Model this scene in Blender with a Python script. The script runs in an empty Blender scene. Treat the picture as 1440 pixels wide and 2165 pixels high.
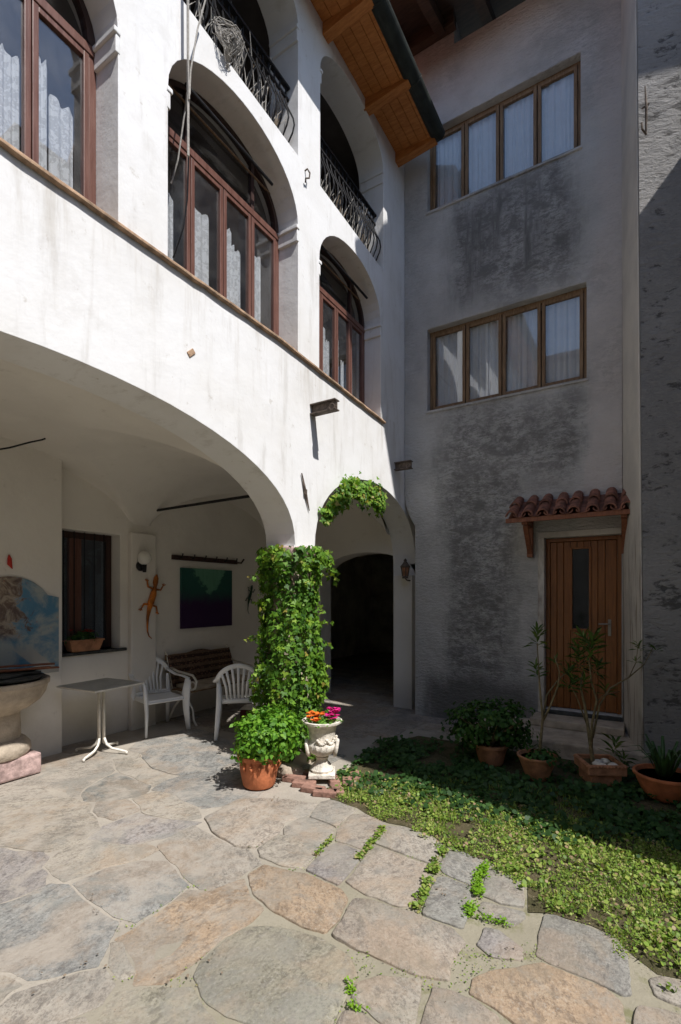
import bpy, math, random
import numpy as np
from mathutils import Vector, Matrix, noise as mnoise
from mathutils.geometry import tessellate_polygon, intersect_point_line
random.seed(7)
rng = np.random.default_rng(7)
S = bpy.context.scene
COL = S.collection

# ---------------------------------------------------------------- camera, sky, sun, exposure
F = 1037.0; HOR = 1260.0; CAMZ = 1.65
_n = math.hypot(640, F)
SN, CS = 640/_n*1.0, F/_n            # arcade direction in camera space
SN, CS = 640/_n, F/_n                # (sin, cos) : world Y axis = (SN, CS) in camera (right, forward)
YAW = math.asin(SN)
cam_d = bpy.data.cameras.new('camera'); cam = bpy.data.objects.new('camera', cam_d); COL.objects.link(cam)
cam.location = (0, 0, CAMZ); cam.rotation_euler = (math.radians(90), 0, YAW)
cam_d.sensor_fit = 'HORIZONTAL'; cam_d.sensor_width = 36; cam_d.lens = 36*F/1440
cam_d.shift_y = (HOR-1082.5)/1440; cam_d.clip_end = 500; cam_d.clip_start = 0.05
S.camera = cam

SUN = Vector((-1, 0.25, -1.42)).normalized()      # the way the light travels
w = bpy.data.worlds.new('World'); S.world = w; w.use_nodes = True
bg = w.node_tree.nodes['Background']
sky = w.node_tree.nodes.new('ShaderNodeTexSky'); sky.sky_type = 'NISHITA'; sky.sun_disc = False
sky.sun_elevation = math.asin(-SUN.z); sky.sun_rotation = math.atan2(-SUN.x, -SUN.y)
sky.altitude = 600; sky.ozone_density = 1.2
w.node_tree.links.new(sky.outputs[0], bg.inputs[0]); bg.inputs[1].default_value = 0.125
sl = bpy.data.lights.new('sun', 'SUN'); sl.energy = 3.7; sl.angle = math.radians(0.53); sl.color = (1, .965, .92)
so = bpy.data.objects.new('sun', sl); COL.objects.link(so)
so.rotation_euler = SUN.to_track_quat('-Z', 'Y').to_euler(); so.location = (8, -2, 14)
S.view_settings.view_transform = 'Standard'; S.view_settings.look = 'None'
S.view_settings.exposure = 0.66; S.view_settings.gamma = 1; S.view_settings.use_curve_mapping = False
S.render.engine = 'CYCLES'; S.cycles.max_bounces = 10; S.cycles.diffuse_bounces = 6
S.cycles.transparent_max_bounces = 16; S.cycles.use_denoising = True
S.cycles.sample_clamp_indirect = 8; S.cycles.caustics_reflective = False; S.cycles.caustics_refractive = False

# ---------------------------------------------------------------- measuring helpers (photo ray -> point on a real plane)
def ray(px, py):
    a = px-720.0
    return Vector((CS*a - SN*F, SN*a + CS*F, HOR-py))
def onX(px, py, X):
    r = ray(px, py); t = X/r.x; return Vector((X, r.y*t, CAMZ+r.z*t))
def onY(px, py, Y):
    r = ray(px, py); t = Y/r.y; return Vector((r.x*t, Y, CAMZ+r.z*t))
def onZ(px, py, Z=0.0):
    r = ray(px, py); t = (Z-CAMZ)/r.z; return Vector((r.x*t, r.y*t, Z))
def atD(px, py, d):
    r = ray(px, py); t = d/F; return Vector((r.x*t, r.y*t, CAMZ+r.z*t))

# ---------------------------------------------------------------- object helpers
def link(o): COL.objects.link(o); return o
def tag(o, label=None, cat=None, group=None, kind=None):
    if label: o['label'] = label
    if cat: o['category'] = cat
    if group: o['group'] = group
    if kind: o['kind'] = kind
    return o
def thing(name, label, cat, loc=(0, 0, 0), rz=0.0, group=None):
    o = bpy.data.objects.new(name, None); o.location = loc; o.rotation_euler = (0, 0, rz); o.empty_display_size = .2
    link(o); return tag(o, label, cat, group)
def pmat(o): return Matrix.Translation(o.location) @ o.rotation_euler.to_matrix().to_4x4()
def copy_tree(o, parent=None):
    c = o.copy(); COL.objects.link(c); c.parent = parent
    for ch in [q for q in bpy.data.objects if q.parent == o]:
        copy_tree(ch, c)
    return c

class MB:
    def __init__(s): s.v = []; s.f = []
    def add(s, vs, fs):
        b = len(s.v); s.v += [tuple(v) for v in vs]; s.f += [tuple(i+b for i in f) for f in fs]; return s
    def bx(s, x0, x1, y0, y1, z0, z1):
        if x0 > x1: x0, x1 = x1, x0
        if y0 > y1: y0, y1 = y1, y0
        if z0 > z1: z0, z1 = z1, z0
        return s.add([(x0,y0,z0),(x1,y0,z0),(x1,y1,z0),(x0,y1,z0),(x0,y0,z1),(x1,y0,z1),(x1,y1,z1),(x0,y1,z1)],
                     [(0,3,2,1),(4,5,6,7),(0,1,5,4),(1,2,6,5),(2,3,7,6),(3,0,4,7)])
    def box(s, c, size, rot=None):
        n0 = len(s.v); hx, hy, hz = [q/2 for q in size]
        s.bx(-hx, hx, -hy, hy, -hz, hz)
        M = rot or Matrix.Identity(3)
        for i in range(n0, len(s.v)):
            s.v[i] = tuple(M @ Vector(s.v[i]) + Vector(c))
        return s
    def tube(s, pts, r, n=8, caps=True, flat=None, up=None):
        pts = [Vector(p) for p in pts]; m = len(pts)
        rs = r if isinstance(r, (list, tuple)) else [r]*m
        fs = flat if isinstance(flat, (list, tuple)) else [flat or 1.0]*m
        b = len(s.v); prev = None
        for i, p in enumerate(pts):
            d = (pts[min(i+1, m-1)]-pts[max(i-1, 0)]).normalized()
            if up is not None: a = (Vector(up) - d*d.dot(Vector(up)))
            elif prev is None: a = d.orthogonal()
            else: a = prev - d*d.dot(prev)
            if a.length < 1e-5: a = d.orthogonal()
            a.normalize(); prev = a; c = d.cross(a)
            for k in range(n):
                th = 2*math.pi*k/n
                s.v.append(tuple(p + a*math.cos(th)*rs[i] + c*math.sin(th)*rs[i]*fs[i]))
        for i in range(m-1):
            for k in range(n):
                k2 = (k+1) % n
                s.f.append((b+i*n+k, b+i*n+k2, b+(i+1)*n+k2, b+(i+1)*n+k))
        if caps:
            s.f.append(tuple(b+k for k in reversed(range(n)))); s.f.append(tuple(b+(m-1)*n+k for k in range(n)))
        return s
    def lathe(s, prof, c=(0, 0, 0), n=32, fn=None):
        b = len(s.v); m = len(prof)
        for (r, z) in prof:
            for k in range(n):
                th = 2*math.pi*k/n; rr = fn(r, z, th) if fn else r
                s.v.append((c[0]+rr*math.cos(th), c[1]+rr*math.sin(th), c[2]+z))
        for i in range(m-1):
            for k in range(n):
                k2 = (k+1) % n
                s.f.append((b+i*n+k, b+i*n+k2, b+(i+1)*n+k2, b+(i+1)*n+k))
        s.f.append(tuple(b+k for k in reversed(range(n)))); s.f.append(tuple(b+(m-1)*n+k for k in range(n)))
        return s
    def sheet(s, fn, nu, nv):
        b = len(s.v)
        for j in range(nv+1):
            for i in range(nu+1): s.v.append(tuple(fn(i/nu, j/nv)))
        for j in range(nv):
            for i in range(nu):
                q = b+j*(nu+1)+i; s.f.append((q, q+1, q+nu+2, q+nu+1))
        return s
    def wall(s, outline, holes, to3, a, b):
        """flat slab with holes: outline/holes are 2-D loops, to3(u, v, w) places them, thickness from w=a to w=b"""
        loops = [outline]+holes
        flat = [p for l in loops for p in l]
        tris = tessellate_polygon([[Vector((p[0], p[1], 0)) for p in l] for l in loops])
        n = len(flat); B = len(s.v)
        s.v += [tuple(to3(p[0], p[1], a)) for p in flat]+[tuple(to3(p[0], p[1], b)) for p in flat]
        for t in tris:
            s.f.append(tuple(B+i for i in t)); s.f.append(tuple(B+n+i for i in reversed(t)))
        k = 0
        for l in loops:
            m = len(l)
            for i in range(m):
                j = (i+1) % m
                s.f.append((B+k+i, B+k+j, B+n+k+j, B+n+k+i))
            k += m
        return s
    def build(s, name, mat, parent=None, smooth=False, bevel=0.0, world=True, loc=None, seg=2, fix=True, auto=None):
        me = bpy.data.meshes.new(name)
        vs = s.v
        if loc is not None: vs = [(v[0]-loc[0], v[1]-loc[1], v[2]-loc[2]) for v in vs]
        me.from_pydata(vs, [], s.f); 
        if fix:
            import bmesh
            bm = bmesh.new(); bm.from_mesh(me); bmesh.ops.recalc_face_normals(bm, faces=bm.faces); bm.to_mesh(me); bm.free()
        me.materials.append(mat)
        if smooth: me.polygons.foreach_set('use_smooth', [True]*len(me.polygons))
        o = bpy.data.objects.new(name, me); link(o)
        if loc is not None: o.location = loc
        if parent is not None:
            o.parent = parent
            if world and parent.type == 'EMPTY': o.matrix_parent_inverse = pmat(parent).inverted()
            elif world and parent.type == 'MESH' and parent.location.length > 0: o.matrix_parent_inverse = Matrix.Translation(-parent.location)
        if smooth and auto:
            try: me.set_sharp_from_angle(angle=math.radians(auto))
            except Exception: pass
        if bevel:
            md = o.modifiers.new('edge', 'BEVEL'); md.width = bevel; md.segments = seg; md.limit_method = 'ANGLE'; md.angle_limit = math.radians(40)
        return o

# ---------------------------------------------------------------- materials
class NT:
    def __init__(s, name):
        s.m = bpy.data.materials.new(name); s.m.use_nodes = True; s.t = s.m.node_tree
        s.b = s.t.nodes['Principled BSDF']; s.out = s.t.nodes['Material Output']
        s.tc = s.t.nodes.new('ShaderNodeTexCoord').outputs['Object']
    def n(s, kind, **kw):
        x = s.t.nodes.new('ShaderNode'+kind)
        for k, v in kw.items():
            if k.startswith('i_'): s.put(x.inputs[k[2:].replace('_', ' ')], v)
            else: setattr(x, k, v)
        return x
    def put(s, sock, v):
        if isinstance(v, bpy.types.NodeSocket): s.t.links.new(v, sock)
        elif isinstance(v, (tuple, list)) and len(v) == 3 and sock.type == 'RGBA': sock.default_value = (*v, 1)
        else: sock.default_value = v
    def mapv(s, vec=None, scale=(1, 1, 1), loc=(0, 0, 0), rot=(0, 0, 0)):
        x = s.t.nodes.new('ShaderNodeMapping'); s.put(x.inputs[0], vec or s.tc)
        x.inputs['Scale'].default_value = scale; x.inputs['Location'].default_value = loc; x.inputs['Rotation'].default_value = rot
        return x.outputs[0]
    def noise(s, scale, detail=4, rough=.55, vec=None, dist=0.0):
        x = s.t.nodes.new('ShaderNodeTexNoise'); s.put(x.inputs['Vector'], vec or s.tc)
        x.inputs['Scale'].default_value = scale; x.inputs['Detail'].default_value = detail
        x.inputs['Roughness'].default_value = rough; x.inputs['Distortion'].default_value = dist
        return x.outputs['Fac']
    def vor(s, scale, vec=None, feature='F1', out='Distance', rand=1.0):
        x = s.t.nodes.new('ShaderNodeTexVoronoi'); x.feature = feature; s.put(x.inputs['Vector'], vec or s.tc)
        x.inputs['Scale'].default_value = scale; x.inputs['Randomness'].default_value = rand
        return x.outputs[out]
    def rng(s, v, a, b, c=0.0, d=1.0, smooth=True):
        x = s.t.nodes.new('ShaderNodeMapRange'); s.put(x.inputs[0], v)
        for i, q in enumerate((a, b, c, d)): x.inputs[i+1].default_value = q
        x.interpolation_type = 'SMOOTHSTEP' if smooth else 'LINEAR'
        return x.outputs[0]
    def math(s, op, a, b=0.0):
        x = s.t.nodes.new('ShaderNodeMath'); x.operation = op; s.put(x.inputs[0], a); s.put(x.inputs[1], b); return x.outputs[0]
    def mix(s, f, a, b, mode='MIX'):
        x = s.t.nodes.new('ShaderNodeMix'); x.data_type = 'RGBA'; x.blend_type = mode
        s.put(x.inputs[0], f); s.put(x.inputs[6], a); s.put(x.inputs[7], b); return x.outputs[2]
    def sep(s, vec=None):
        x = s.t.nodes.new('ShaderNodeSeparateXYZ'); s.put(x.inputs[0], vec or s.tc); return x.outputs
    def col(s, c): s.put(s.b.inputs['Base Color'], c); return s
    def rough(s, r): s.put(s.b.inputs['Roughness'], r); return s
    def spec(s, r): s.put(s.b.inputs['Specular IOR Level'], r); return s
    def bump(s, h, dist=.01, strength=1.0):
        x = s.t.nodes.new('ShaderNodeBump'); x.inputs['Distance'].default_value = dist; x.inputs['Strength'].default_value = strength
        s.put(x.inputs['Height'], h)
        if s.b.inputs['Normal'].is_linked: s.put(x.inputs['Normal'], s.b.inputs['Normal'].links[0].from_socket)
        s.t.links.new(x.outputs[0], s.b.inputs['Normal']); return s

def simple(name, c, rough=.7, var=.25, scale=12, bump=.0, bscale=40, metal=0.0, spec=.4, stretch=(1, 1, 1)):
    k = NT(name); v = k.mapv(scale=stretch)
    nz = k.noise(scale, 5, .6, v)
    k.col(k.mix(k.rng(nz, .3, .72), tuple(q*(1-var) for q in c), tuple(min(1, q*(1+var)) for q in c)))
    k.rough(rough).spec(spec); k.b.inputs['Metallic'].default_value = metal
    if bump: k.bump(k.noise(bscale, 5, .6, v), bump)
    return k.m

def softbox(k, x0, x1, z0, z1, fx, fz, X, Z):
    a = k.rng(X, x0-fx, x0+fx); b = k.rng(X, x1-fx, x1+fx, 1, 0); c = k.rng(Z, z0-fz, z0+fz); d = k.rng(Z, z1-fz, z1+fz, 1, 0)
    return k.math('MULTIPLY', k.math('MULTIPLY', a, b), k.math('MULTIPLY', c, d))

def mat_white_plaster():
    k = NT('white_plaster'); sx, sy, sz = k.sep()
    base = (.77, .772, .775)
    c = k.mix(k.rng(k.noise(1.3, 5, .6), .35, .75), base, (.70, .69, .67))
    streak = k.noise(3.2, 5, .65, k.mapv(scale=(1, 2.2, .35)))
    c = k.mix(k.math('MULTIPLY', k.rng(streak, .52, .74), .65), c, (.54, .525, .50))
    spots = k.rng(k.noise(9, 7, .75), .60, .72)
    c = k.mix(k.math('MULTIPLY', spots, .6), c, (.46, .43, .38))
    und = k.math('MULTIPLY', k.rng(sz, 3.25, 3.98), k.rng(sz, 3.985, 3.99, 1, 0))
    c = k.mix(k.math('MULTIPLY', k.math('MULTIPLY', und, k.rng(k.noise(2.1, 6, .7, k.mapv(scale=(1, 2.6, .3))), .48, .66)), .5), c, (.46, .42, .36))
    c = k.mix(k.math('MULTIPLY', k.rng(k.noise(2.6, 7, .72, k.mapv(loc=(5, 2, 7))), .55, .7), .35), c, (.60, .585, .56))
    # thin hair cracks
    vv = k.mapv(scale=(1, 1.5, .55)); dn = k.t.nodes.new('ShaderNodeTexNoise'); dn.inputs['Scale'].default_value = 2.2; dn.inputs['Detail'].default_value = 5
    ad = k.n('VectorMath', operation='MULTIPLY_ADD'); k.put(ad.inputs[0], dn.outputs['Color']); ad.inputs[1].default_value = (.55, .55, .55); k.put(ad.inputs[2], vv)
    cr = k.rng(k.vor(.62, ad.outputs[0], 'DISTANCE_TO_EDGE'), .0, .012, 1, 0)
    crm = k.math('MULTIPLY', cr, k.rng(k.noise(.9, 2), .5, .62))
    c = k.mix(k.math('MULTIPLY', crm, .14), c, (.42, .38, .33))
    k.col(c).rough(.9).spec(.2)
    h = k.math('ADD', k.math('MULTIPLY', k.noise(3, 4, .5), 1.6), k.math('MULTIPLY', k.noise(34, 5, .65), .22))
    k.bump(h, .009, .7)
    return k.m

def mat_vault():
    k = NT('vault_plaster')
    c = k.mix(k.rng(k.noise(1.1, 5, .6), .35, .7), (.80, .77, .715), (.72, .69, .64))
    c = k.mix(k.math('MULTIPLY', k.rng(k.noise(6, 6, .7), .6, .8), .45), c, (.40, .36, .31))
    z = k.sep()[2]
    damp = k.rng(k.math('ADD', z, k.math('MULTIPLY', k.noise(3, 4), .5)), .25, .75, 1, 0)
    c = k.mix(k.math('MULTIPLY', damp, .45), c, (.36, .34, .31))
    k.col(c).rough(.92).spec(.15)
    k.bump(k.math('ADD', k.noise(2.5, 3, .5), k.math('MULTIPLY', k.noise(30, 5, .6), .12)), .018, .8)
    return k.m

def mat_grey_plaster():
    k = NT('weathered_grey_plaster'); 
    dn = k.t.nodes.new('ShaderNodeTexNoise'); dn.inputs['Scale'].default_value = 1.7; dn.inputs['Detail'].default_value = 9; dn.inputs['Roughness'].default_value = .7
    ad = k.n('VectorMath', operation='MULTIPLY_ADD'); k.put(ad.inputs[0], dn.outputs['Color']); ad.inputs[1].default_value = (1.5, 1.5, 1.5); k.put(ad.inputs[2], k.tc)
    X, Y, Z = k.sep(k.mapv(ad.outputs[0], loc=(-.75, 0, -.75)))
    c = k.mix(k.rng(k.noise(1.4, 6, .62), .3, .72), (.60, .585, .57), (.45, .44, .425))
    # pinkish band beside the corner, pale band by the arcade
    c = k.mix(k.math('MULTIPLY', softbox(k, -.55, .5, 2.4, 20, .10, .4, X, Z), .6), c, (.60, .54, .515))
    c = k.mix(k.math('MULTIPLY', softbox(k, -3, -2.32, -1, 4.4, .08, .3, X, Z), .7), c, (.62, .61, .59))
    mott = k.rng(k.noise(4.2, 9, .78, k.mapv(scale=(1, 1, 1.5)), .3), .42, .60)
    fine = k.rng(k.noise(14, 8, .75, k.mapv(scale=(1, 1, 2.4), rot=(0, .3, 0)), .4), .45, .60)
    m = k.math('MAXIMUM', k.math('MULTIPLY', mott, .75), k.math('MULTIPLY', fine, .7))
    drip = k.rng(k.noise(1.5, 6, .7, k.mapv(scale=(2.4, 1, .32))), .40, .64)
    s1 = k.math('MULTIPLY', softbox(k, -2.10, -.78, 5.5, 6.95, .16, .3, X, Z), k.math('ADD', k.math('MULTIPLY', k.math('MAXIMUM', k.math('MULTIPLY', drip, .9), m), .72), .24))
    s2 = k.math('MULTIPLY', softbox(k, -2.15, -.62, 3.2, 4.15, .16, .35, X, Z), k.math('ADD', k.math('MULTIPLY', m, .7), .22))
    s3 = k.math('MULTIPLY', softbox(k, -2.26, -1.30, -.5, 3.6, .17, .5, X, Z), k.math('ADD', k.math('MULTIPLY', m, .75), .18))
    s4 = k.math('MULTIPLY', softbox(k, -2.6, -1.05, -.5, .62, .2, .2, X, Z), .8)
    st = k.math('MAXIMUM', k.math('MAXIMUM', s1, s2), k.math('MAXIMUM', s3, s4))
    c = k.mix(k.math('MULTIPLY', st, .95), c, (.075, .073, .071))
    c = k.mix(k.math('MULTIPLY', k.math('MULTIPLY', m, k.rng(k.noise(.8, 3), .4, .7)), .55), c, (.19, .185, .18))
    k.col(c).rough(.93).spec(.15)
    hv = k.mapv(scale=(1, 1, 2.3), rot=(0, .15, 0))
    h = k.math('ADD', k.math('MULTIPLY', k.noise(4, 5, .6), 1.0), k.math('MULTIPLY', k.noise(15, 6, .7, hv), .7))
    k.bump(h, .05, .95)
    return k.m

def mat_rubble():
    k = NT('rough_cast_plaster')
    hv = k.mapv(scale=(1.3, 1.3, 3.0), rot=(0, .12, 0))
    n1 = k.noise(5.5, 8, .72, hv, .35); n2 = k.noise(17, 6, .7, hv)
    hole = k.rng(k.math('ADD', n1, k.math('MULTIPLY', k.math('SUBTRACT', k.noise(1.6, 4, .6, k.mapv(scale=(1, 1, 1.6))), .5), .55)), .55, .66)
    c = k.mix(k.rng(k.noise(1.2, 5, .6), .35, .7), (.50, .485, .475), (.38, .37, .365))
    c = k.mix(k.math('MULTIPLY', k.rng(n2, .45, .7), .5), c, (.58, .56, .53))
    c = k.mix(k.math('MULTIPLY', hole, .78), c, (.095, .092, .09))
    k.col(c).rough(.95).spec(.12)
    k.bump(k.math('ADD', k.math('MULTIPLY', n1, -1.6), k.math('MULTIPLY', n2, .5)), .055, 1.0)
    return k.m

def mat_return():
    k = NT('stained_corner_plaster'); X, Y, Z = k.sep()
    c = k.mix(k.rng(k.noise(1.8, 5, .6), .35, .7), (.57, .53, .48), (.46, .43, .40))
    dr = k.rng(k.noise(5, 6, .65, k.mapv(scale=(1, 3, .35))), .48, .68)
    c = k.mix(k.math('MULTIPLY', k.math('MULTIPLY', dr, k.rng(Z, 1.9, 2.7, 1, 0)), .85), c, (.18, .14, .10))
    k.col(c).rough(.9).spec(.15)
    k.bump(k.math('ADD', k.noise(3, 4, .5), k.math('MULTIPLY', k.noise(26, 5, .6), .25)), .02, .9)
    return k.m

def mat_stone():
    """slab colour comes from each slab's own tint; grain, pits and veins from noise"""
    k = NT('flagstone')
    oi = k.t.nodes.new('ShaderNodeObjectInfo')
    sc = k.n('VectorMath', operation='SCALE'); k.put(sc.inputs[0], (13.0, 7.0, 3.0)); k.put(sc.inputs['Scale'], oi.outputs['Random'])
    off = k.n('VectorMath', operation='ADD'); k.put(off.inputs[0], k.tc); k.put(off.inputs[1], sc.outputs[0])
    rt = k.n('VectorRotate', rotation_type='Z_AXIS'); k.put(rt.inputs['Vector'], off.outputs[0]); k.put(rt.inputs['Angle'], k.math('MULTIPLY', oi.outputs['Random'], 2.4))
    v = rt.outputs[0]; tint = oi.outputs['Color']
    big = k.noise(3.2, 5, .6, v, .3)
    grain = k.noise(16, 9, .76, k.mapv(v, scale=(1, 1.6, 1)), .25)
    fine = k.noise(62, 6, .85, v)
    c = k.mix(k.rng(big, .3, .7), k.mix(1, tint, (.80, .79, .77), 'MULTIPLY'), k.mix(1, tint, (1.16, 1.15, 1.12), 'MULTIPLY'))
    c = k.mix(k.math('MULTIPLY', k.rng(grain, .47, .60), .85), c, k.mix(1, tint, (.50, .49, .49), 'MULTIPLY'))
    c = k.mix(k.math('MULTIPLY', k.rng(k.noise(5, 6, .7, k.mapv(v, loc=(4, 1, 0), scale=(1, 1.6, 1))), .55, .72), .45), c, (.34, .31, .27))
    c = k.mix(k.math('MULTIPLY', k.rng(fine, .50, .62), .75), c, k.mix(1, tint, (.42, .41, .40), 'MULTIPLY'))
    c = k.mix(k.math('MULTIPLY', k.rng(fine, .36, .47, 1, 0), .55), c, (.43, .41, .37))
    gp = k.n('NewGeometry').outputs['Position']; gx = k.sep(gp)[0]
    pt1 = k.rng(k.noise(1.7, 7, .7, gp, .5), .46, .60); pt2 = k.rng(k.noise(2.3, 7, .7, k.mapv(gp, loc=(7, 3, 0)), .6), .50, .62)
    c = k.mix(k.math('MULTIPLY', pt1, .40), c, k.mix(k.rng(grain, .35, .65), (.36, .25, .165), (.40, .31, .22)))
    c = k.mix(k.math('MULTIPLY', pt2, .45), c, k.mix(k.rng(grain, .35, .65), (.185, .195, .18), (.31, .30, .27)))
    c = k.mix(k.math('MULTIPLY', k.rng(k.vor(55, v), .02, .16, 1, 0), k.math('MULTIPLY', k.rng(k.noise(3, 3, .5, v), .45, .6), .75)), c, (.07, .068, .062))
    smear = k.math('MULTIPLY', k.rng(k.noise(3.6, 9, .74, gp, .3), .46, .60), k.rng(gx, -2.5, -.9, .66, .22))
    c = k.mix(smear, c, k.mix(k.rng(gx, -2.4, -.8), (.40, .36, .31), (.24, .22, .165)))
    c = k.mix(k.math('MULTIPLY', k.rng(k.noise(26, 5, .75, gp), .6, .72), .5), c, (.14, .125, .10))
    k.col(c).rough(k.rng(grain, .3, .7, .62, .9)).spec(.3)
    k.bump(k.math('ADD', k.math('MULTIPLY', big, .9), k.math('ADD', k.math('MULTIPLY', grain, .55), k.math('MULTIPLY', fine, .18))), .018, .85)
    return k.m

def mat_mortar():
    k = NT('sandy_mortar'); X, Y, Z = k.sep()
    c = k.mix(k.rng(k.noise(2.2, 6, .65), .3, .7), (.41, .37, .315), (.31, .28, .24))
    c = k.mix(k.math('MULTIPLY', k.rng(k.noise(60, 5, .75), .5, .7), .5), c, (.24, .21, .17))
    # greener, dirtier joints away from the walls
    q = k.math('ADD', k.math('ADD', X, 0), k.math('MULTIPLY', k.noise(1.6, 5, .6), 1.0))
    mo = k.rng(q, -1.95, -.9)
    c = k.mix(k.math('MULTIPLY', mo, .55), c, (.20, .185, .115))
    mos = k.math('MULTIPLY', k.rng(q, -1.6, .0), k.rng(k.noise(7, 7, .7), .52, .66))
    c = k.mix(k.math('MULTIPLY', mos, .7), c, (.15, .15, .065))
    k.col(c).rough(.95).spec(.12)
    k.bump(k.math('ADD', k.noise(7, 5, .6), k.math('MULTIPLY', k.noise(70, 5, .7), .3)), .012, .9)
    return k.m

def mat_soil():
    k = NT('dark_garden_soil')
    c = k.mix(k.rng(k.noise(6, 7, .7), .35, .7), (.115, .095, .055), (.06, .06, .028))
    c = k.mix(k.math('MULTIPLY', k.rng(k.noise(24, 5, .7), .52, .68), .6), c, (.23, .19, .12))
    k.col(c).rough(.97).spec(.1); k.bump(k.noise(22, 6, .7), .03, 1.0); return k.m

def mat_wood(name, a, b, scale=9, rough=.5, stretch=(6, 6, .5), bump=.002):
    k = NT(name); v = k.mapv(scale=stretch)
    g = k.noise(scale, 6, .65, v, .6)
    c = k.mix(k.rng(g, .32, .68), a, b)
    c = k.mix(k.math('MULTIPLY', k.rng(k.noise(scale*3.2, 4, .6, v), .55, .75), .4), c, tuple(q*.45 for q in a))
    k.col(c).rough(rough).spec(.35); k.bump(g, bump); return k.m

def leafmat(name, stops, trans=.35, rough=.5):
    k = NT(name); at = k.t.nodes.new('ShaderNodeAttribute'); at.attribute_name = 'rnd'
    cr = k.t.nodes.new('ShaderNodeValToRGB'); k.put(cr.inputs[0], at.outputs['Fac'])
    el = cr.color_ramp.elements
    el[0].position = stops[0][0]; el[0].color = (*stops[0][1], 1); el[1].position = stops[-1][0]; el[1].color = (*stops[-1][1], 1)
    for p, c in stops[1:-1]:
        e = el.new(p); e.color = (*c, 1)
    c = cr.outputs[0]
    k.col(c).rough(rough).spec(.28)
    tr = k.n('BsdfTranslucent'); k.put(tr.inputs[0], k.mix(1, c, (1.25, 1.25, .6), 'MULTIPLY'))
    ms = k.n('MixShader'); ms.inputs[0].default_value = trans
    k.t.links.new(k.b.outputs[0], ms.inputs[1]); k.t.links.new(tr.outputs[0], ms.inputs[2]); k.t.links.new(ms.outputs[0], k.out.inputs[0])
    return k.m

def mat_glass(name='window_glass', tint=(.97, .98, .985), refl=1.0, dirt=.06):
    k = NT(name)
    tr = k.n('BsdfTransparent'); k.put(tr.inputs[0], tint)
    gl = k.n('BsdfGlossy'); gl.inputs['Roughness'].default_value = .015; k.put(gl.inputs[0], (1, 1, 1))
    bp = k.n('Bump'); bp.inputs['Distance'].default_value = .01; bp.inputs['Strength'].default_value = .03; k.put(bp.inputs['Height'], k.noise(2.0, 2))
    k.t.links.new(bp.outputs[0], gl.inputs['Normal'])
    fr = k.n('Fresnel'); bfc = k.n('NewGeometry').outputs['Backfacing']
    k.put(fr.inputs[0], k.math('ADD', k.math('MULTIPLY', bfc, 1/1.52-1.52), 1.52))
    ms = k.n('MixShader'); k.put(ms.inputs[0], k.math('MINIMUM', k.math('MULTIPLY', fr.outputs[0], 1.55*refl), 1.0))
    k.t.links.new(tr.outputs[0], ms.inputs[1]); k.t.links.new(gl.outputs[0], ms.inputs[2])
    df = k.n('BsdfDiffuse'); k.put(df.inputs[0], (.55, .53, .5))
    m2 = k.n('MixShader'); k.put(m2.inputs[0], k.rng(k.noise(5, 5, .7), .35, .8, dirt*.05, dirt*.7))
    k.t.links.new(ms.outputs[0], m2.inputs[1]); k.t.links.new(df.outputs[0], m2.inputs[2]); k.t.links.new(m2.outputs[0], k.out.inputs[0])
    k.t.nodes.remove(k.b); return k.m

def mat_lace(lace=True):
    k = NT('lace_curtain' if lace else 'sheer_curtain')
    c = (.88, .89, .91); k.col(c).rough(.9).spec(.1)
    tl = k.n('BsdfTranslucent'); k.put(tl.inputs[0], c)
    m1 = k.n('MixShader'); m1.inputs[0].default_value = .35
    k.t.links.new(k.b.outputs[0], m1.inputs[1]); k.t.links.new(tl.outputs[0], m1.inputs[2])
    tr = k.n('BsdfTransparent'); m2 = k.n('MixShader')
    if lace:
        pat = k.rng(k.noise(16, 3, .5, None, 1.4), .46, .54)
        dots = k.rng(k.vor(60), .25, .4, 1, 0)
        al = k.math('MAXIMUM', k.math('MULTIPLY', pat, .95), k.math('ADD', .72, k.math('MULTIPLY', dots, .2)))
    else: al = k.math('ADD', .95, 0.0)
    k.put(m2.inputs[0], al)
    k.t.links.new(tr.outputs[0], m2.inputs[1]); k.t.links.new(m1.outputs[0], m2.inputs[2]); k.t.links.new(m2.outputs[0], k.out.inputs[0])
    return k.m

M = {}
M['white'] = mat_white_plaster(); M['vault'] = mat_vault(); M['grey'] = mat_grey_plaster(); M['rubble'] = mat_rubble(); M['ret'] = mat_return()
M['stone'] = mat_stone(); M['mortar'] = mat_mortar(); M['soil'] = mat_soil()
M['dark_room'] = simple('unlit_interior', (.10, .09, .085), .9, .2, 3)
M['passage'] = simple('passage_plaster', (.74, .70, .63), .95, .25, 2, .01, 12)
M['brownframe'] = mat_wood('brown_window_frame', (.115, .050, .037), (.168, .083, .064), 6, .38)
M['darkframe'] = mat_wood('dark_window_frame', (.035, .018, .015), (.06, .03, .024), 6, .5)
M['oldwood'] = mat_wood('old_varnished_window_wood', (.15, .085, .04), (.26, .165, .09), 8, .6)
M['door'] = mat_wood('orange_brown_door_wood', (.165, .058, .015), (.26, .098, .028), 7, .38, (9, 9, .55))
M['soffit'] = mat_wood('orange_eaves_boards', (.36, .125, .03), (.52, .21, .06), 5, .6, (1.2, 6, 6))
M['soffitdark'] = mat_wood('dark_roof_timber', (.06, .04, .03), (.10, .065, .045), 5, .8, (1.2, 6, 6))
M['bracketwood'] = mat_wood('red_brown_bracket_wood', (.17, .06, .03), (.26, .10, .05), 7, .55)
M['gutter'] = simple('dark_green_metal', (.025, .03, .026), .55, .4, 6, .003, 20, .3)
M['iron'] = simple('black_iron', (.018, .018, .02), .55, .3, 20, .002, 60, .4)
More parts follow.
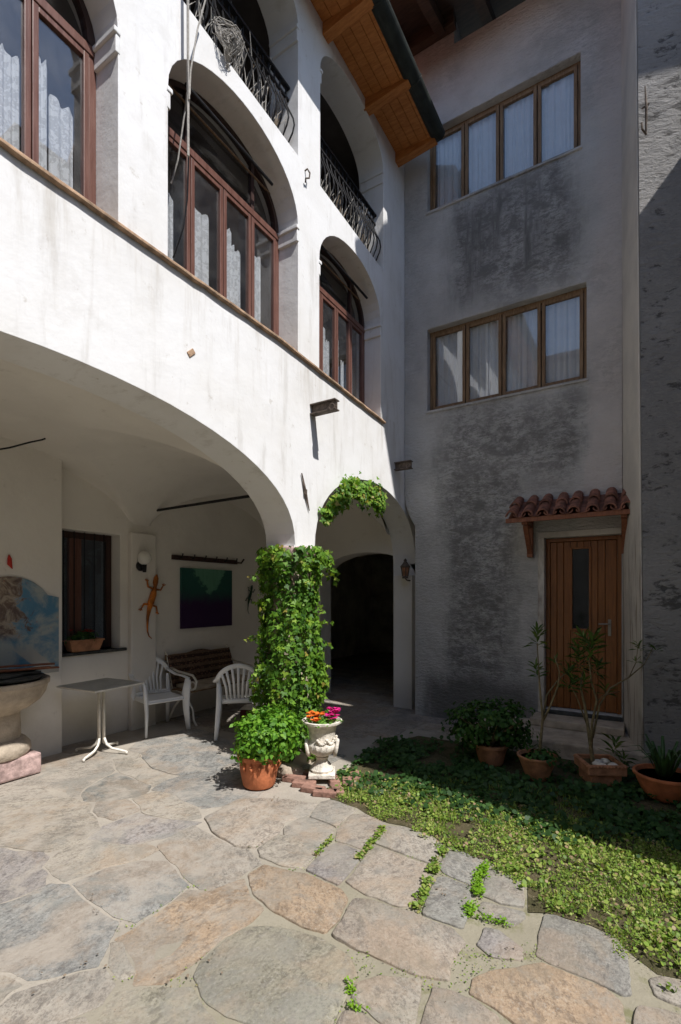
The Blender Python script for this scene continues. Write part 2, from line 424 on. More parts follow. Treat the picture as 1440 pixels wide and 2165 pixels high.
M['rust'] = simple('rusty_iron', (.13, .10, .08), .85, .45, 25, .004, 60, .2)
M['ledge'] = simple('weathered_ledge_stone', (.30, .20, .13), .9, .45, 9, .012, 25)
M['glass'] = mat_glass(); M['glassdark'] = mat_glass('old_window_glass', (.8, .84, .86), .55, .08)
M['lace'] = mat_lace(); M['sheer'] = mat_lace(False)
M['terra'] = simple('terracotta', (.50, .165, .07), .75, .3, 7, .004, 30)
M['terra_old'] = simple('aged_terracotta', (.40, .19, .10), .85, .35, 8, .008, 25)
M['tile'] = simple('old_roof_tile', (.21, .088, .058), .88, .5, 9, .012, 22)
M['brick'] = simple('worn_red_brick', (.26, .145, .11), .9, .4, 14, .01, 30)
M['vase'] = simple('chipped_white_cast_stone', (.66, .61, .53), .88, .28, 12, .012, 35)
M['basin'] = simple('warm_basin_stone', (.44, .37, .29), .85, .25, 6, .012, 25)
M['plinth'] = simple('pink_granite_block', (.42, .30, .28), .8, .4, 14, .008, 30)
M['plastic'] = simple('white_plastic', (.84, .86, .88), .42, .05, 3, 0, 40)
M['tabletop'] = simple('grey_laminate', (.42, .42, .39), .55, .15, 5, .001, 30)
M['whitemetal'] = simple('white_painted_metal', (.72, .69, .62), .45, .12, 14, .001, 40)
M['slate'] = simple('dark_slate', (.05, .052, .05), .7, .5, 10, .01, 25)
M['twig'] = simple('dry_twigs', (.20, .155, .11), .9, .4, 20)
M['stem'] = simple('green_brown_stem', (.19, .15, .08), .85, .35, 20, .003, 60)
M['rope'] = simple('grey_rope', (.36, .34, .31), .9, .25, 60)
M['chrome'] = simple('worn_nickel', (.28, .26, .23), .5, .15, 10, 0, 40, .8)
M['opal'] = simple('opal_glass_globe', (.78, .77, .72), .25, .04, 3)
M['soilpot'] = M['soil']
M['ivy'] = leafmat('ivy_leaves', [(0, (.035, .10, .018)), (.35, (.08, .19, .022)), (.7, (.16, .31, .03)), (.93, (.26, .38, .05)), (1, (.32, .27, .06))])
M['bushleaf'] = leafmat('glossy_bush_leaves', [(0, (.04, .13, .018)), (.5, (.115, .28, .022)), (1, (.24, .42, .045))])
M['shadeleaf'] = leafmat('dark_shrub_leaves', [(0, (.02, .06, .014)), (.6, (.05, .13, .025)), (1, (.10, .18, .04))])
M['oleander'] = leafmat('oleander_leaves', [(0, (.04, .09, .025)), (.6, (.10, .17, .04)), (1, (.20, .24, .06))])
M['weeds'] = leafmat('low_weeds', [(0, (.07, .14, .022)), (.32, (.14, .23, .035)), (.58, (.23, .34, .055)), (.76, (.34, .40, .09)), (.87, (.37, .32, .15)), (1, (.36, .25, .16))])
M['clover'] = leafmat('round_ground_cover_leaves', [(0, (.018, .05, .014)), (.6, (.04, .10, .024)), (1, (.075, .15, .04))])
M['moss'] = leafmat('bright_moss', [(0, (.12, .27, .015)), (1, (.25, .43, .03))])
M['orange_p'] = simple('orange_petals', (.80, .17, .02), .6, .3, 30); M['pink_p'] = simple('magenta_petals', (.62, .015, .20), .6, .25, 30)
M['red_p'] = simple('red_petals', (.50, .03, .02), .6, .2, 30)

# ================================================================ THE GROUND
XA = -2.85                      # face of the arcade house
YB = 6.32                       # face of the grey house
g = MB(); g.sheet(lambda u, v: (-30+60*u, -30+60*v, -.06), 4, 4)
tag(g.build('ground', M['soil'], fix=False), 'bare dark ground around the courtyard', kind='structure')
mort = MB(); mort.sheet(lambda u, v: (-7.5+13.5*u, -4+18.5*v, 0.0 + .004*mnoise.noise(Vector((u*30, v*40, 0)))), 60, 80)
paving = tag(mort.build('courtyard_paving', M['mortar'], smooth=True, fix=False), 'irregular stone flags bedded in sandy mortar', kind='structure')

TAN = (.330, .300, .262); GREY = (.275, .268, .250); BLUE = (.262, .265, .258); PURP = (.300, .278, .270); OCH = (.370, .275, .190); OLIVE = (.285, .268, .210); PALE = (.370, .335, .285); SLATE = (.165, .180, .178); WARM = (.345, .300, .255)
_av = (.31, .285, .25)
TAN, GREY, BLUE, PURP, OCH, OLIVE, PALE, SLATE, WARM = [tuple(q*.95+w_*.05 for q, w_ in zip(c_, _av)) for c_ in (TAN, GREY, BLUE, PURP, OCH, OLIVE, PALE, SLATE, WARM)]
stones_px = [
 (TAN, [(680,1698),(698,1692),(725,1700),(752,1715),(713,1749),(655,1729)]),
 (TAN, [(604,1752),(632,1732),(655,1731),(706,1750),(703,1762),(675,1790),(643,1782),(600,1768)]),
 (PALE, [(548,1797),(592,1768),(630,1778),(680,1792),(640,1836),(597,1830),(553,1812)]),
 (PURP, [(687,1793),(717,1785),(758,1802),(760,1815),(722,1863),(716,1872),(652,1842)]),
 (WARM, [(740,1725),(772,1725),(815,1745),(810,1752),(762,1795),(712,1779),(714,1762)]),
 (TAN, [(819,1749),(852,1752),(910,1772),(937,1790),(933,1805),(902,1823),(850,1803),(797,1784)]),
 (WARM, [(797,1791),(850,1813),(898,1831),(900,1850),(877,1905),(870,1916),(847,1917),(775,1892),(729,1868),(777,1812)]),
 (GREY, [(952,1803),(970,1800),(1013,1822),(1018,1832),(993,1870),(945,1849),(929,1835)]),
 (GREY, [(929,1857),(945,1858),(995,1881),(988,1935),(977,1962),(893,1935),(917,1875)]),
 (TAN, [(1037,1833),(1052,1835),(1110,1870),(1108,1920),(1060,1911),(1022,1894),(1027,1862)]),
 (TAN, [(1022,1911),(1108,1934),(1105,1942),(1085,1956),(1035,1940),(1014,1925)]),
 (WARM, [(752,1906),(780,1908),(875,1934),(960,1964),(980,1995),(948,2040),(948,2073),(887,2063),(850,2048),(714,1987),(707,1980)]),
 (OCH, [(527,1851),(557,1832),(600,1842),(650,1853),(720,1885),(733,1905),(713,1945),(688,1972),(645,1960),(585,1930),(537,1890)]),
 (PURP, [(1029,1968),(1053,1970),(1073,1987),(1101,2010),(1100,2029),(1040,2022),(1012,2000)]),
 (GREY, [(1155,1939),(1173,1937),(1293,1985),(1328,2020),(1328,2103),(1318,2106),(1260,2075),(1167,2038),(1139,2022),(1142,1983)]),
 (OCH, [(1002,2078),(1033,2062),(1110,2048),(1153,2044),(1193,2058),(1278,2091),(1311,2125),(1315,2175),(1290,2230),(1180,2230),(1120,2190),(1055,2137),(995,2101)]),
 (TAN, [(1379,2075),(1403,2072),(1445,2079),(1500,2110),(1490,2138),(1440,2128),(1392,2110)]),
 (WARM, [(1355,2132),(1393,2139),(1440,2152),(1500,2182),(1480,2240),(1350,2230),(1345,2170)]),
 (PALE, [(759,2086),(800,2069),(888,2077),(883,2110),(873,2165),(863,2200),(802,2165),(772,2140),(749,2115)]),
 (WARM, [(919,2092),(960,2104),(1000,2122),(1048,2153),(1053,2190),(1020,2240),(892,2230),(892,2180),(907,2130)]),
 (WARM, [(727,2137),(760,2142),(800,2172),(848,2202),(838,2240),(702,2240),(717,2170)]),
 (OLIVE, [(415,2067),(428,2035),(458,2012),(485,1987),(523,1967),(563,1964),(622,1972),(680,1992),(738,2030),(752,2070),(738,2105),(715,2150),(698,2172),(560,2173),(482,2150),(432,2108)]),
 (OCH, [(268,1985),(302,1961),(362,1917),(402,1890),(440,1890),(475,1902),(526,1930),(512,1953),(470,1983),(440,2003),(400,2038),(347,2072),(312,2062),(287,2038),(272,2013)]),
 (BLUE, [(163,1870),(222,1842),(300,1824),(353,1824),(383,1855),(390,1874),(356,1905),(290,1947),(242,1937),(195,1898)]),
 (BLUE, [(-30,1935),(62,1907),(112,1882),(138,1877),(162,1897),(196,1925),(240,1955),(230,2000),(198,2037),(120,2057),(60,2076),(20,2058),(-20,2010)]),
 (PURP, [(-60,1800),(0,1797),(58,1812),(92,1850),(82,1873),(0,1902),(-60,1900)]),
 (TAN, [(356,1787),(402,1763),(448,1768),(518,1802),(556,1826),(516,1848),(468,1873),(424,1878),(384,1848),(360,1815)]),
 (WARM, [(436,1732),(502,1694),(560,1690),(612,1692),(668,1700),(648,1725),(600,1738),(588,1762),(540,1794),(500,1793),(452,1760)]),
 (SLATE, [(197,1666),(246,1637),(270,1642),(298,1666),(288,1680),(236,1691),(202,1685)]),
 (BLUE, [(302,1602),(332,1571),(400,1553),(438,1572),(466,1602),(438,1623),(390,1630),(330,1623)]),
 (PURP, [(238,1747),(292,1727),(350,1732),(372,1747),(338,1765),(282,1783),(248,1775)]),
 (PALE, [(-50,1712),(60,1699),(130,1694),(158,1717),(192,1732),(196,1753),(150,1772),(60,1795),(0,1786),(-60,1770)]),
 (TAN, [(24,1644),(82,1623),(170,1609),(226,1604),(236,1630),(188,1655),(150,1678),(60,1690),(-40,1702),(-50,1670)]),
 (PALE, [(246,1604),(290,1596),(312,1632),(330,1643),(318,1654),(286,1647),(252,1626)]),
 (BLUE, [(366,1655),(430,1641),(478,1648),(500,1668),(480,1686),(430,1704),(382,1690)]),
 (PALE, [(304,1692),(358,1682),(410,1712),(428,1730),(384,1736),(322,1724)]),
 (TAN, [(34,2104),(120,2078),(210,2062),(238,2085),(200,2110),(120,2148),(60,2172),(12,2163)]),
 (PALE, [(234,1994),(260,1992),(282,2060),(256,2076),(243,2040)]),
 (OLIVE, [(254,2114),(330,2093),(398,2093),(418,2132),(456,2165),(300,2200),(202,2180)]),
 (PALE, [(96,1832),(152,1804),(230,1790),(330,1798),(296,1814),(200,1836),(140,1858)]),
 (WARM, [(213,1702),(260,1698),(286,1712),(242,1726),(217,1722)]),
 (PALE, [(-60,2070),(10,2066),(50,2084),(20,2100),(-60,2140)]),
 (PALE, [(150,2190),(60,2190),(0,2240),(180,2260),(250,2225)]),
 (WARM, [(320,2215),(460,2185),(600,2190),(690,2190),(690,2250),(330,2270)]),
]
polys = []
def chaikin(p, n=1):
    for _ in range(n):
        q = []
        for i in range(len(p)):
            a, b = p[i], p[(i+1) % len(p)]; L = max((b-a).length, 1e-6); f = min(.2, .009/L); q += [a.lerp(b, f), b.lerp(a, f)]
        p = q
    return p
stone_n = 0
def paving_stone(poly, tint, h=.014, rough=.007, tilt=.006):
    """one flag: wobbly outline, worn arris, slightly uneven top"""
    global stone_n
    stone_n += 1
    P = chaikin([Vector((p[0], p[1])) for p in poly])
    out = []
    for i in range(len(P)):
        a, b = P[i], P[(i+1) % len(P)]; L = (b-a).length; k = max(1, min(14, int(L/.028)))
        for j in range(k):
            q = a.lerp(b, j/k)
            out.append(q + Vector((mnoise.noise(Vector((q.x*11, q.y*11, 3))), mnoise.noise(Vector((q.x*11, q.y*11, 9)))))*rough*1.1 + Vector((mnoise.noise(Vector((q.x*37, q.y*37, 3))), mnoise.noise(Vector((q.x*37, q.y*37, 9)))))*rough*.55)
    c = sum(out, Vector((0, 0)))/len(out); m = len(out)
    tx, ty = random.uniform(-tilt, tilt), random.uniform(-tilt, tilt)
    vs = []; 
    for s_, z in ((0, -.02), (0, h*.5), (.003, h*.85), (.008, h), (-1, h*1.03)):
        for p in out:
            d_ = p-c; q = p-d_.normalized()*s_ if s_ >= 0 else c+d_*.55
            zz = z if z < 0 else z + tx*(q.x-c.x)/.3 + ty*(q.y-c.y)/.3 + (.0035*mnoise.noise(Vector((q.x*6, q.y*6, 1))) if z > h*.5 else 0)
            vs.append((q.x, q.y, max(zz, .002) if z > 0 else zz))
    vs.append((c.x, c.y, h*1.05)); fs = []
    for r in range(4):
        for i in range(m):
            j = (i+1) % m; fs.append((r*m+i, r*m+j, (r+1)*m+j, (r+1)*m+i))
    for i in range(m): fs.append((4*m+i, 4*m+(i+1) % m, 5*m))
    b = MB().add(vs, fs); o = b.build('paving_stone', M['stone'], paving, smooth=True, loc=(c.x, c.y, 0), world=False, auto=38)
    f = random.uniform(.92, 1.08); o.color = (tint[0]*f, tint[1]*f, tint[2]*f, 1)
    polys.append(([(p.x, p.y) for p in out], min(p.x for p in out), max(p.x for p in out), min(p.y for p in out), max(p.y for p in out)))
    return o
def inside(pt, poly):
    x, y = pt; c = False; j = len(poly)-1
    for i in range(len(poly)):
        xi, yi = poly[i]; xj, yj = poly[j]
        if (yi > y) != (yj > y) and x < (xj-xi)*(y-yi)/(yj-yi+1e-12)+xi: c = not c
        j = i
    return c
def hit(pt):
    return any(a <= pt[0] <= b and c <= pt[1] <= d and inside(pt, p) for p, a, b, c, d in polys)

# garden bed outline (ground plan)
bed_px = [(698,1690),(755,1709),(775,1722),(820,1741),(858,1748),(915,1768),(942,1790),(968,1797),(1020,1818),(1040,1827),(1115,1866),(1117,1930),(1160,1932),(1250,1958),(1303,1983),(1338,2022),(1390,2062),(1440,2072),(1520,2110),(1640,2130),(1800,1900),(1700,1700),(1560,1650)]
bed = [(p.x, p.y) for p in [onZ(x, y) for x, y in bed_px]]
bed += [(.55, 5.40), (-.35, 5.40), (-2.25, 5.40), (-2.45, 4.90), (-2.42, 4.20), (-2.36, 3.72)]
# the traced flags are let grow until only a narrow joint is left between neighbours
flags = []
for tint, pp in stones_px:
    P = [onZ(x, y) for x, y in pp]; P = [Vector((p.x, p.y)) for p in P]; D_ = []
    for i in range(len(P)):
        a, b = P[i], P[(i+1) % len(P)]; k_ = max(1, int((b-a).length/.09))
        D_ += [a.lerp(b, j/k_) for j in range(k_)]
    left = sum(x for x, y in pp)/len(pp) < 540
    flags.append([tint, D_, left, [0.0]*len(D_)])
def bbox(P): return min(p.x for p in P), max(p.x for p in P), min(p.y for p in P), max(p.y for p in P)
for it in range(22):
    for fi, (tint, D_, left, grown) in enumerate(flags):
        cap = .24 if left else .012
        gap = .014 if left else .010
        c0 = sum(D_, Vector((0, 0)))/len(D_); near = []
        x0, x1, y0, y1 = bbox(D_)
        for fj, g_ in enumerate(flags):
            if fj != fi:
                u0, u1, v0_, v1_ = bbox(g_[1])
                if u0 < x1+.1 and u1 > x0-.1 and v0_ < y1+.1 and v1_ > y0-.1: near.append(([(p.x, p.y) for p in g_[1]], u0, u1, v0_, v1_))
        n_ = len(D_); new = list(D_)
        for i in range(n_):
            if grown[i] >= cap: continue
            t_ = (D_[(i+1) % n_]-D_[i-1]); nr = Vector((t_.y, -t_.x))
            if nr.length < 1e-6 or t_.length < .035: continue
            nr.normalize()
            if nr.dot(D_[i]-c0) < 0: nr = -nr
            ok_ = True
            for a_ in (-.9, -.45, 0, .45, .9):
                d_ = Vector((nr.x*math.cos(a_)-nr.y*math.sin(a_), nr.x*math.sin(a_)+nr.y*math.cos(a_)))
                q_ = D_[i]+d_*(gap+.012)
                if any(u0 <= q_.x <= u1 and v0_ <= q_.y <= v1_ and inside((q_.x, q_.y), pl) for pl, u0, u1, v0_, v1_ in near) or inside((q_.x, q_.y), bed): ok_ = False; break
            en = Vector((D_[(i+1) % n_]-D_[i]).orthogonal()).normalized(); mt = min(1.2, 1/max(.45, abs(nr.dot(en))))
            if ok_: new[i] = D_[i]+nr*.012*mt; grown[i] += .012
            else: grown[i] = 9
        flags[fi][1] = new
for tint, D_, left, _g in flags:
    paving_stone([(p.x, p.y) for p in D_], tint, h=.0028 if left else .011, rough=.008, tilt=.0025 if left else .005)
# remaining paving, arcade floor and passage floor: rows of smaller, random flags
def quad_row(x0, x1, y0, y1, sx, sy, tints, h, test):
    y = y0
    while y < y1:
        hy = sy*random.uniform(.8, 1.2); x = x0 - random.random()*sx
        while x < x1:
            hx = sx*random.uniform(.7, 1.35); gp = .018
            q = [(x+gp, y+gp), (x+hx-gp, y+gp), (x+hx-gp, y+hy-gp), (x+gp, y+hy-gp)]
            q = [(a+random.uniform(-.02, .02), b+random.uniform(-.02, .02)) for a, b in q]
            smp = q+[((q[i][0]+q[(i+1)%4][0])/2, (q[i][1]+q[(i+1)%4][1])/2) for i in range(4)]+[(x+hx/2, y+hy/2)]
            if test(x+hx/2, y+hy/2) and not any(hit(s) or inside(s, bed) for s in smp):
                paving_stone(q, random.choice(tints), h)
            x += hx
        y += hy
quad_row(-5.3, -1.9, .8, 6.6, .62, .46, [TAN, WARM, PURP, GREY], .006, lambda x, y: True)
quad_row(-6.6, -2.95, 6.75, 10.5, .7, .55, [GREY, WARM], .006, lambda x, y: True)
quad_row(-2.0, 1.6, .3, 3.0, .48, .38, [WARM, TAN, GREY], .014, lambda x, y: True)

soil = MB()
tris = tessellate_polygon([[Vector((a, b, 0)) for a, b in bed]])
soil.add([(a, b, .004) for a, b in bed], [tuple(t) for t in tris])
tag(soil.build('garden_soil', M['soil'], fix=False), 'dark soil bed under the weeds', kind='structure')

# ================================================================ ARCADE HOUSE
Z1 = CAMZ
arcade = thing('arcade_house', 'white arcaded house with big round arches, arched brown windows and loggia above', 'building', (XA, 3.95, 0))
def arc(y0, y1, zs, rise, n=18, p=1.0):
    c = (y0+y1)/2; a = (y1-y0)/2
    return [(c+a*math.cos(math.pi*(1-i/n)), zs+rise*math.sin(math.pi*(1-i/n))**p) for i in range(n+1)]
def wob(l, s=.006):
    return [(y+s*mnoise.noise(Vector((y*3, z*3, 5))), z+s*mnoise.noise(Vector((y*3, z*3, 8)))) for y, z in l]
def sillz(y): return 4.02 if y < 3.5 else 4.02-.055*(y-3.5)
def sill2(y): return 5.99-.045*max(0, y-2.4)
A1 = arc(-.46, 3.79, 2.12, .925, 30, .86); A2 = arc(4.12, 6.72, 2.12, .94, 24, .9)
outline = [(-3.2, -.05), (-.46, -.05)] + A1 + [(3.79, 2.10), (4.12, 2.10)] + A2 + [(6.72, -.05), (7.6, -.05), (7.6, 8.0), (6.08, 8.0), (6.08, 7.70), (-3.2, 7.70)]
W1 = [(.39, 1.918), (2.303, 3.835), (4.20, 5.60)]
def win_hole(y0, y1, zs, rise, sf): return [(y0, sf(y0)), (y0, zs-.001)] + arc(y0, y1, zs, rise, 20, .92) + [(y1, zs-.001), (y1, sf(y1))]
holes = [win_hole(.39, 1.918, 5.25, .53, sillz), win_hole(2.303, 3.835, 5.23, .55, sillz), win_hole(4.20, 5.60, 5.12, .52, sillz)]
holes += [win_hole(2.303, 3.835, 7.18, .42, sill2), win_hole(4.22, 5.67, 7.12, .42, sill2)]
TH = .36
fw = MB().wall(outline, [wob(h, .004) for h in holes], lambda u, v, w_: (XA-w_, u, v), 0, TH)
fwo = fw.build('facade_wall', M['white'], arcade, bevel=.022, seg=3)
# ledge along the first-floor sills (rounded, worn stone)
led = MB(); N = 90
for i in range(N+1):
    y = -3.2+(5.68+3.2)*i/N; z = sillz(y)
    w1 = .034+.006*mnoise.noise(Vector((y*4, 0, 0))); w2 = .010*mnoise.noise(Vector((y*7, 4, 0)))
    led.v += [(XA-.23, y, z-.012), (XA-.23, y, z+.004), (XA+w1*.6, y, z+.004+w2*.3), (XA+w1, y, z-.012+w2*.3), (XA+w1, y, z-.026+w2), (XA+.004, y, z-.034+w2)]
    if i:
        b = (i-1)*6
        for k in range(5): led.f.append((b+k, b+k+1, b+k+7, b+k+6))
led.build('window_ledge', M['ledge'], arcade, smooth=True, fix=False, auto=50)
# small impost mouldings inside each opening
def impost(y, side, z, xr=.235):
    b = MB(); s = -side       # side +1: right jamb, projects towards -y
    b.bx(XA+.012, XA-xr, y+.012*side, y+s*.035, z-.035, z); b.bx(XA+.004, XA-xr, y+.012*side, y+s*.020, z-.15, z-.035)
    b.build('impost_moulding', M['white'], arcade, bevel=.006)
for (y0, y1), z in zip(W1, (5.26, 5.24, 5.12)): impost(y0, -1, z); impost(y1, 1, z)
for (y0, y1), z in zip(((2.303, 3.835), (4.22, 5.67)), (7.18, 7.12)): impost(y0, -1, z, .34); impost(y1, 1, z, .34)

# arched four-light windows
XF = XA-.235
def arched_window(y0, y1, zs, rise, sf, lace_tops):
    W = y1-y0; zt = zs-.03; n = 4
    fr = MB(); fx0, fx1 = XF-.05, XF
    fr.bx(fx0, fx1, y0+.002, y0+.055, sf(y0)+.006, zt); fr.bx(fx0, fx1, y1-.055, y1-.002, sf(y1)+.006, zt)
    fr.bx(fx0-.002, fx1+.012, y0+.004, y1-.004, zt-.03, zt+.03)
    fo = fr.build('arched_window', M['brownframe'], arcade, bevel=.004)
    for i in range(n):
        a = y0+.05+(W-.1)*i/n; b = y0+.05+(W-.1)*(i+1)/n; zb = max(sf(a), sf(b))+.008
        c = MB(); t = .036
        a2, b2 = a+.004, b-.004
        c.bx(XF-.035, XF+.006, a2, a2+t, zb, zt-.034); c.bx(XF-.035, XF+.006, b2-t, b2, zb, zt-.034)
        c.bx(XF-.034, XF+.004, a2+t, b2-t, zt-.034-t, zt-.034); c.bx(XF-.034, XF+.004, a2+t, b2-t, zb, zb+t+.01)
        c.build('casement', M['brownframe'], fo, bevel=.003)
        MB().bx(XF-.018, XF-.014, a2+t, b2-t, zb+t, zt-.034-t).build('pane', M['glass'], fo)
        # curtain with stepped scalloped top
        top = lace_tops[i]
        if top:
            for (ya, yb, zc) in top:
                ca, cb = a2+t+(b2-a2-2*t)*ya, a2+t+(b2-a2-2*t)*yb; H = zc-zb
                cu = MB().sheet(lambda u, v: (XF-.055+.010*math.sin(u*16+ca*9)*(1), ca+(cb-ca)*u, zb-.03+(H+.02*math.sin(u*9)-.02*(abs(u-.5)*2)**6*1.5)*v), 16, 10)
                cu.build('curtain', M['lace'], fo, smooth=True, fix=False)
    # fanlight: dark arched frame, glass, and bars
    A = arc(y0+.003, y1-.003, zs, rise-.004, 24, .92); B = arc(y0+.06, y1-.06, zs+.03, rise-.075, 24, .92)
    f2 = MB(); m = len(A)
    for w_ in (XF, XF-.055): f2.v += [(w_, p[0], p[1]) for p in A]+[(w_, p[0], p[1]) for p in B]
    for i in range(m-1):
        f2.f += [(i, i+1, m+i+1, m+i), (2*m+i, 2*m+i+1, 3*m+i+1, 3*m+i), (m+i, m+i+1, 3*m+i+1, 3*m+i), (i, i+1, 2*m+i+1, 2*m+i)]
    f2.build('fanlight_frame', M['darkframe'], fo)
    for q in (.25, .75):
        y = y0+W*q; k = min(range(m), key=lambda i: abs(A[i][0]-y)); MB().bx(XF-.04, XF-.004, y-.02, y+.02, zs+.0, A[k][1]-.03).build('fanlight_bar', M['darkframe'], fo)
    q = MB(); loop = [(p[0], p[1]) for p in B]
    q.v += [(XF-.025, a, b) for a, b in loop]; q.f.append(tuple(range(len(loop)))); q.build('fanlight_pane', M['glassdark'], fo, fix=False)
    MB().tube([(XF-.004, y0+.09, zs+rise*.60), (XF-.004, y1-.09, zs+rise*.60)], .009, 6).build('fanlight_rail', M['oldwood'], fo)
    return fo
arched_window(.39, 1.918, 5.25, .53, sillz, [None, [(0, 1, 4.95)], [(.0, .6, 5.02), (.6, 1, 4.84)], [(0, .30, 4.97), (.30, .88, 4.80)]])
arched_window(2.303, 3.835, 5.23, .55, sillz, [[(0, .7, 4.8)], [(.0, .74, 4.88)], [(0, .42, 4.95), (.42, .80, 4.82)], [(0, .55, 4.92)]])
arched_window(4.20, 5.60, 5.12, .52, sillz, [[(.1, .7, 4.75)], [(.0, .5, 4.78), (.6, .85, 4.65)], [(0, .4, 4.75), (.6, .9, 4.55)], [(0, .4, 4.65)]])
# rods set into the arches
for (a, b) in ((onX(392, 178, XA-.1), onX(576, 392, XA-.1)), (onX(676, 507, XA-.1), onX(776, 640, XA-.1))):
    z = (a.z+b.z)/2
    MB().tube([(XA-.1, a.y, z+.02), (XA-.1, b.y, z-.01)], .014, 8).build('awning_rod', M['iron'], arcade)

# eaves : boarded soffit between rafters, fascia, gutter, roof
XG = XA+.61
def sofz(x): return 7.64-.05*(x-XA)/.6
ev0, ev1 = -3.4, 6.08
YR = [y for y in np.arange(-3.1, 6.2, .92)] 
nb = 5
for j in range(nb):
    xa = XA+.58*j/nb; xb = XA+.58*(j+1)/nb-.004
    MB().add([(xa, ev0, sofz(xa)), (xb, ev0, sofz(xb)), (xb, ev1, sofz(xb)), (xa, ev1, sofz(xa)), (xa, ev0, sofz(xa)+.03), (xb, ev0, sofz(xb)+.03), (xb, ev1, sofz(xb)+.03), (xa, ev1, sofz(xa)+.03)],
             [(0,3,2,1),(4,5,6,7),(0,1,5,4),(1,2,6,5),(2,3,7,6),(3,0,4,7)]).build('soffit_board', M['soffit'], arcade, bevel=.003)
for y in list(YR)+[ev1-.055]:
    if y+.1 > ev1+.06: continue
    b = MB()
    x0, x1 = XA-.02, XA+.56
    for (ya, yb) in ((y, y+.11),):
        b.add([(x0, ya, sofz(x0)-.13), (x1, ya, sofz(x1)-.035), (x1, ya, sofz(x1)+.0), (x0, ya, sofz(x0)+.0), (x0, yb, sofz(x0)-.13), (x1, yb, sofz(x1)-.035), (x1, yb, sofz(x1)+.0), (x0, yb, sofz(x0)+.0)],
              [(0,1,2,3),(7,6,5,4),(0,4,5,1),(1,5,6,2),(2,6,7,3),(3,7,4,0)])
    b.build('rafter_end', M['soffit'], arcade, bevel=.006)
gt = MB(); K = 12; prof = [(XG-.03+.095*math.cos(math.pi+math.pi*i/K), 7.645+.085*math.sin(math.pi+math.pi*i/K)) for i in range(K+1)]
prof2 = [(XG-.03+.086*math.cos(math.pi+math.pi*i/K), 7.647+.076*math.sin(math.pi+math.pi*i/K)) for i in range(K+1)][::-1]
pr = prof+prof2
for yy in (ev0, ev1+.02): gt.v += [(x, yy, z) for x, z in pr]
m = len(pr)
for i in range(m): gt.f.append((i, (i+1) % m, m+(i+1) % m, m+i))
gt.f.append(tuple(range(K+1))); gt.f.append(tuple(m+i for i in range(K, -1, -1)))
gto = gt.build('gutter', M['gutter'], arcade)
for y in np.arange(-3, 6, .92):
    MB().tube([(XG-.03+.099*math.cos(math.pi+math.pi*i/8), y, 7.645+.089*math.sin(math.pi+math.pi*i/8)) for i in range(9)], .008, 6).build('gutter_strap', M['gutter'], gto)
rf = MB(); sl_ = math.tan(math.radians(24))
rz = lambda x: 7.72+(XG-.03-x)*sl_
rf.add([(XG-.03, ev0, rz(XG-.03)-.045), (XG-.03, ev1, rz(XG-.03)-.045), (-9, ev1, rz(-9)-.045), (-9, ev0, rz(-9)-.045), (XG-.03, ev0, rz(XG-.03)+.05), (XG-.03, ev1, rz(XG-.03)+.05), (-9, ev1, rz(-9)+.05), (-9, ev0, rz(-9)+.05)],
       [(0,1,2,3),(7,6,5,4),(0,4,5,1),(1,5,6,2),(2,6,7,3),(3,7,4,0)])
rf.build('roof', M['tile'], arcade)

# loggia on the second floor and the rooms behind the windows
inn = MB()
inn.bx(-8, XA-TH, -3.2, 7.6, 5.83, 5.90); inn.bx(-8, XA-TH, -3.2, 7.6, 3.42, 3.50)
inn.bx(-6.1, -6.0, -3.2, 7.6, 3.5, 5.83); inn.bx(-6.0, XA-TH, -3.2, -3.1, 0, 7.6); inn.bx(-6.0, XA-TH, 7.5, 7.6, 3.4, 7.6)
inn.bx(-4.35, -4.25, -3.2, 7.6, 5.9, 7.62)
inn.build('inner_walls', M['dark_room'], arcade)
for (ya, yb) in ((2.55, 3.25), (3.35, 4.05), (4.5, 5.2)):
    MB().bx(-4.25, -4.19, ya, yb, 5.92, 7.35).build('loggia_door', M['darkframe'], arcade, bevel=.01)

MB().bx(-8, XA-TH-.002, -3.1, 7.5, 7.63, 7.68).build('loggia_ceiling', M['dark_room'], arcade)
# railings: top rails, bellied bars
def railing(y0, y1, sf, zt):
    b = MB(); x = XA-.12
    b.bx(x-.022, x+.022, y0, y1, zt-.022, zt+.0); b.bx(x-.012, x+.012, y0, y1, zt-.13, zt-.11); b.bx(x-.012, x+.012, y0, y1, sf(y1)+.06, sf(y1)+.08)
    ro = b.build('railing', M['iron'], arcade)
    n = int((y1-y0)/.085)
    for i in range(n):
        y = y0+(i+.5)*(y1-y0)/n; zb = sf(y1)+.06
        pts = [(x+.10*math.sin(math.pi*min(1, t*1.25))**1.5*(1-t)*1.6, y+.006*math.sin(t*9+i), zb+(zt-zb)*t) for t in [k/9 for k in range(10)]]
        MB().tube(pts, .0085, 5).build('baluster', M['iron'], ro)
railing(2.303, 3.835, sill2, 6.64); railing(4.22, 5.67, sill2, 6.60)
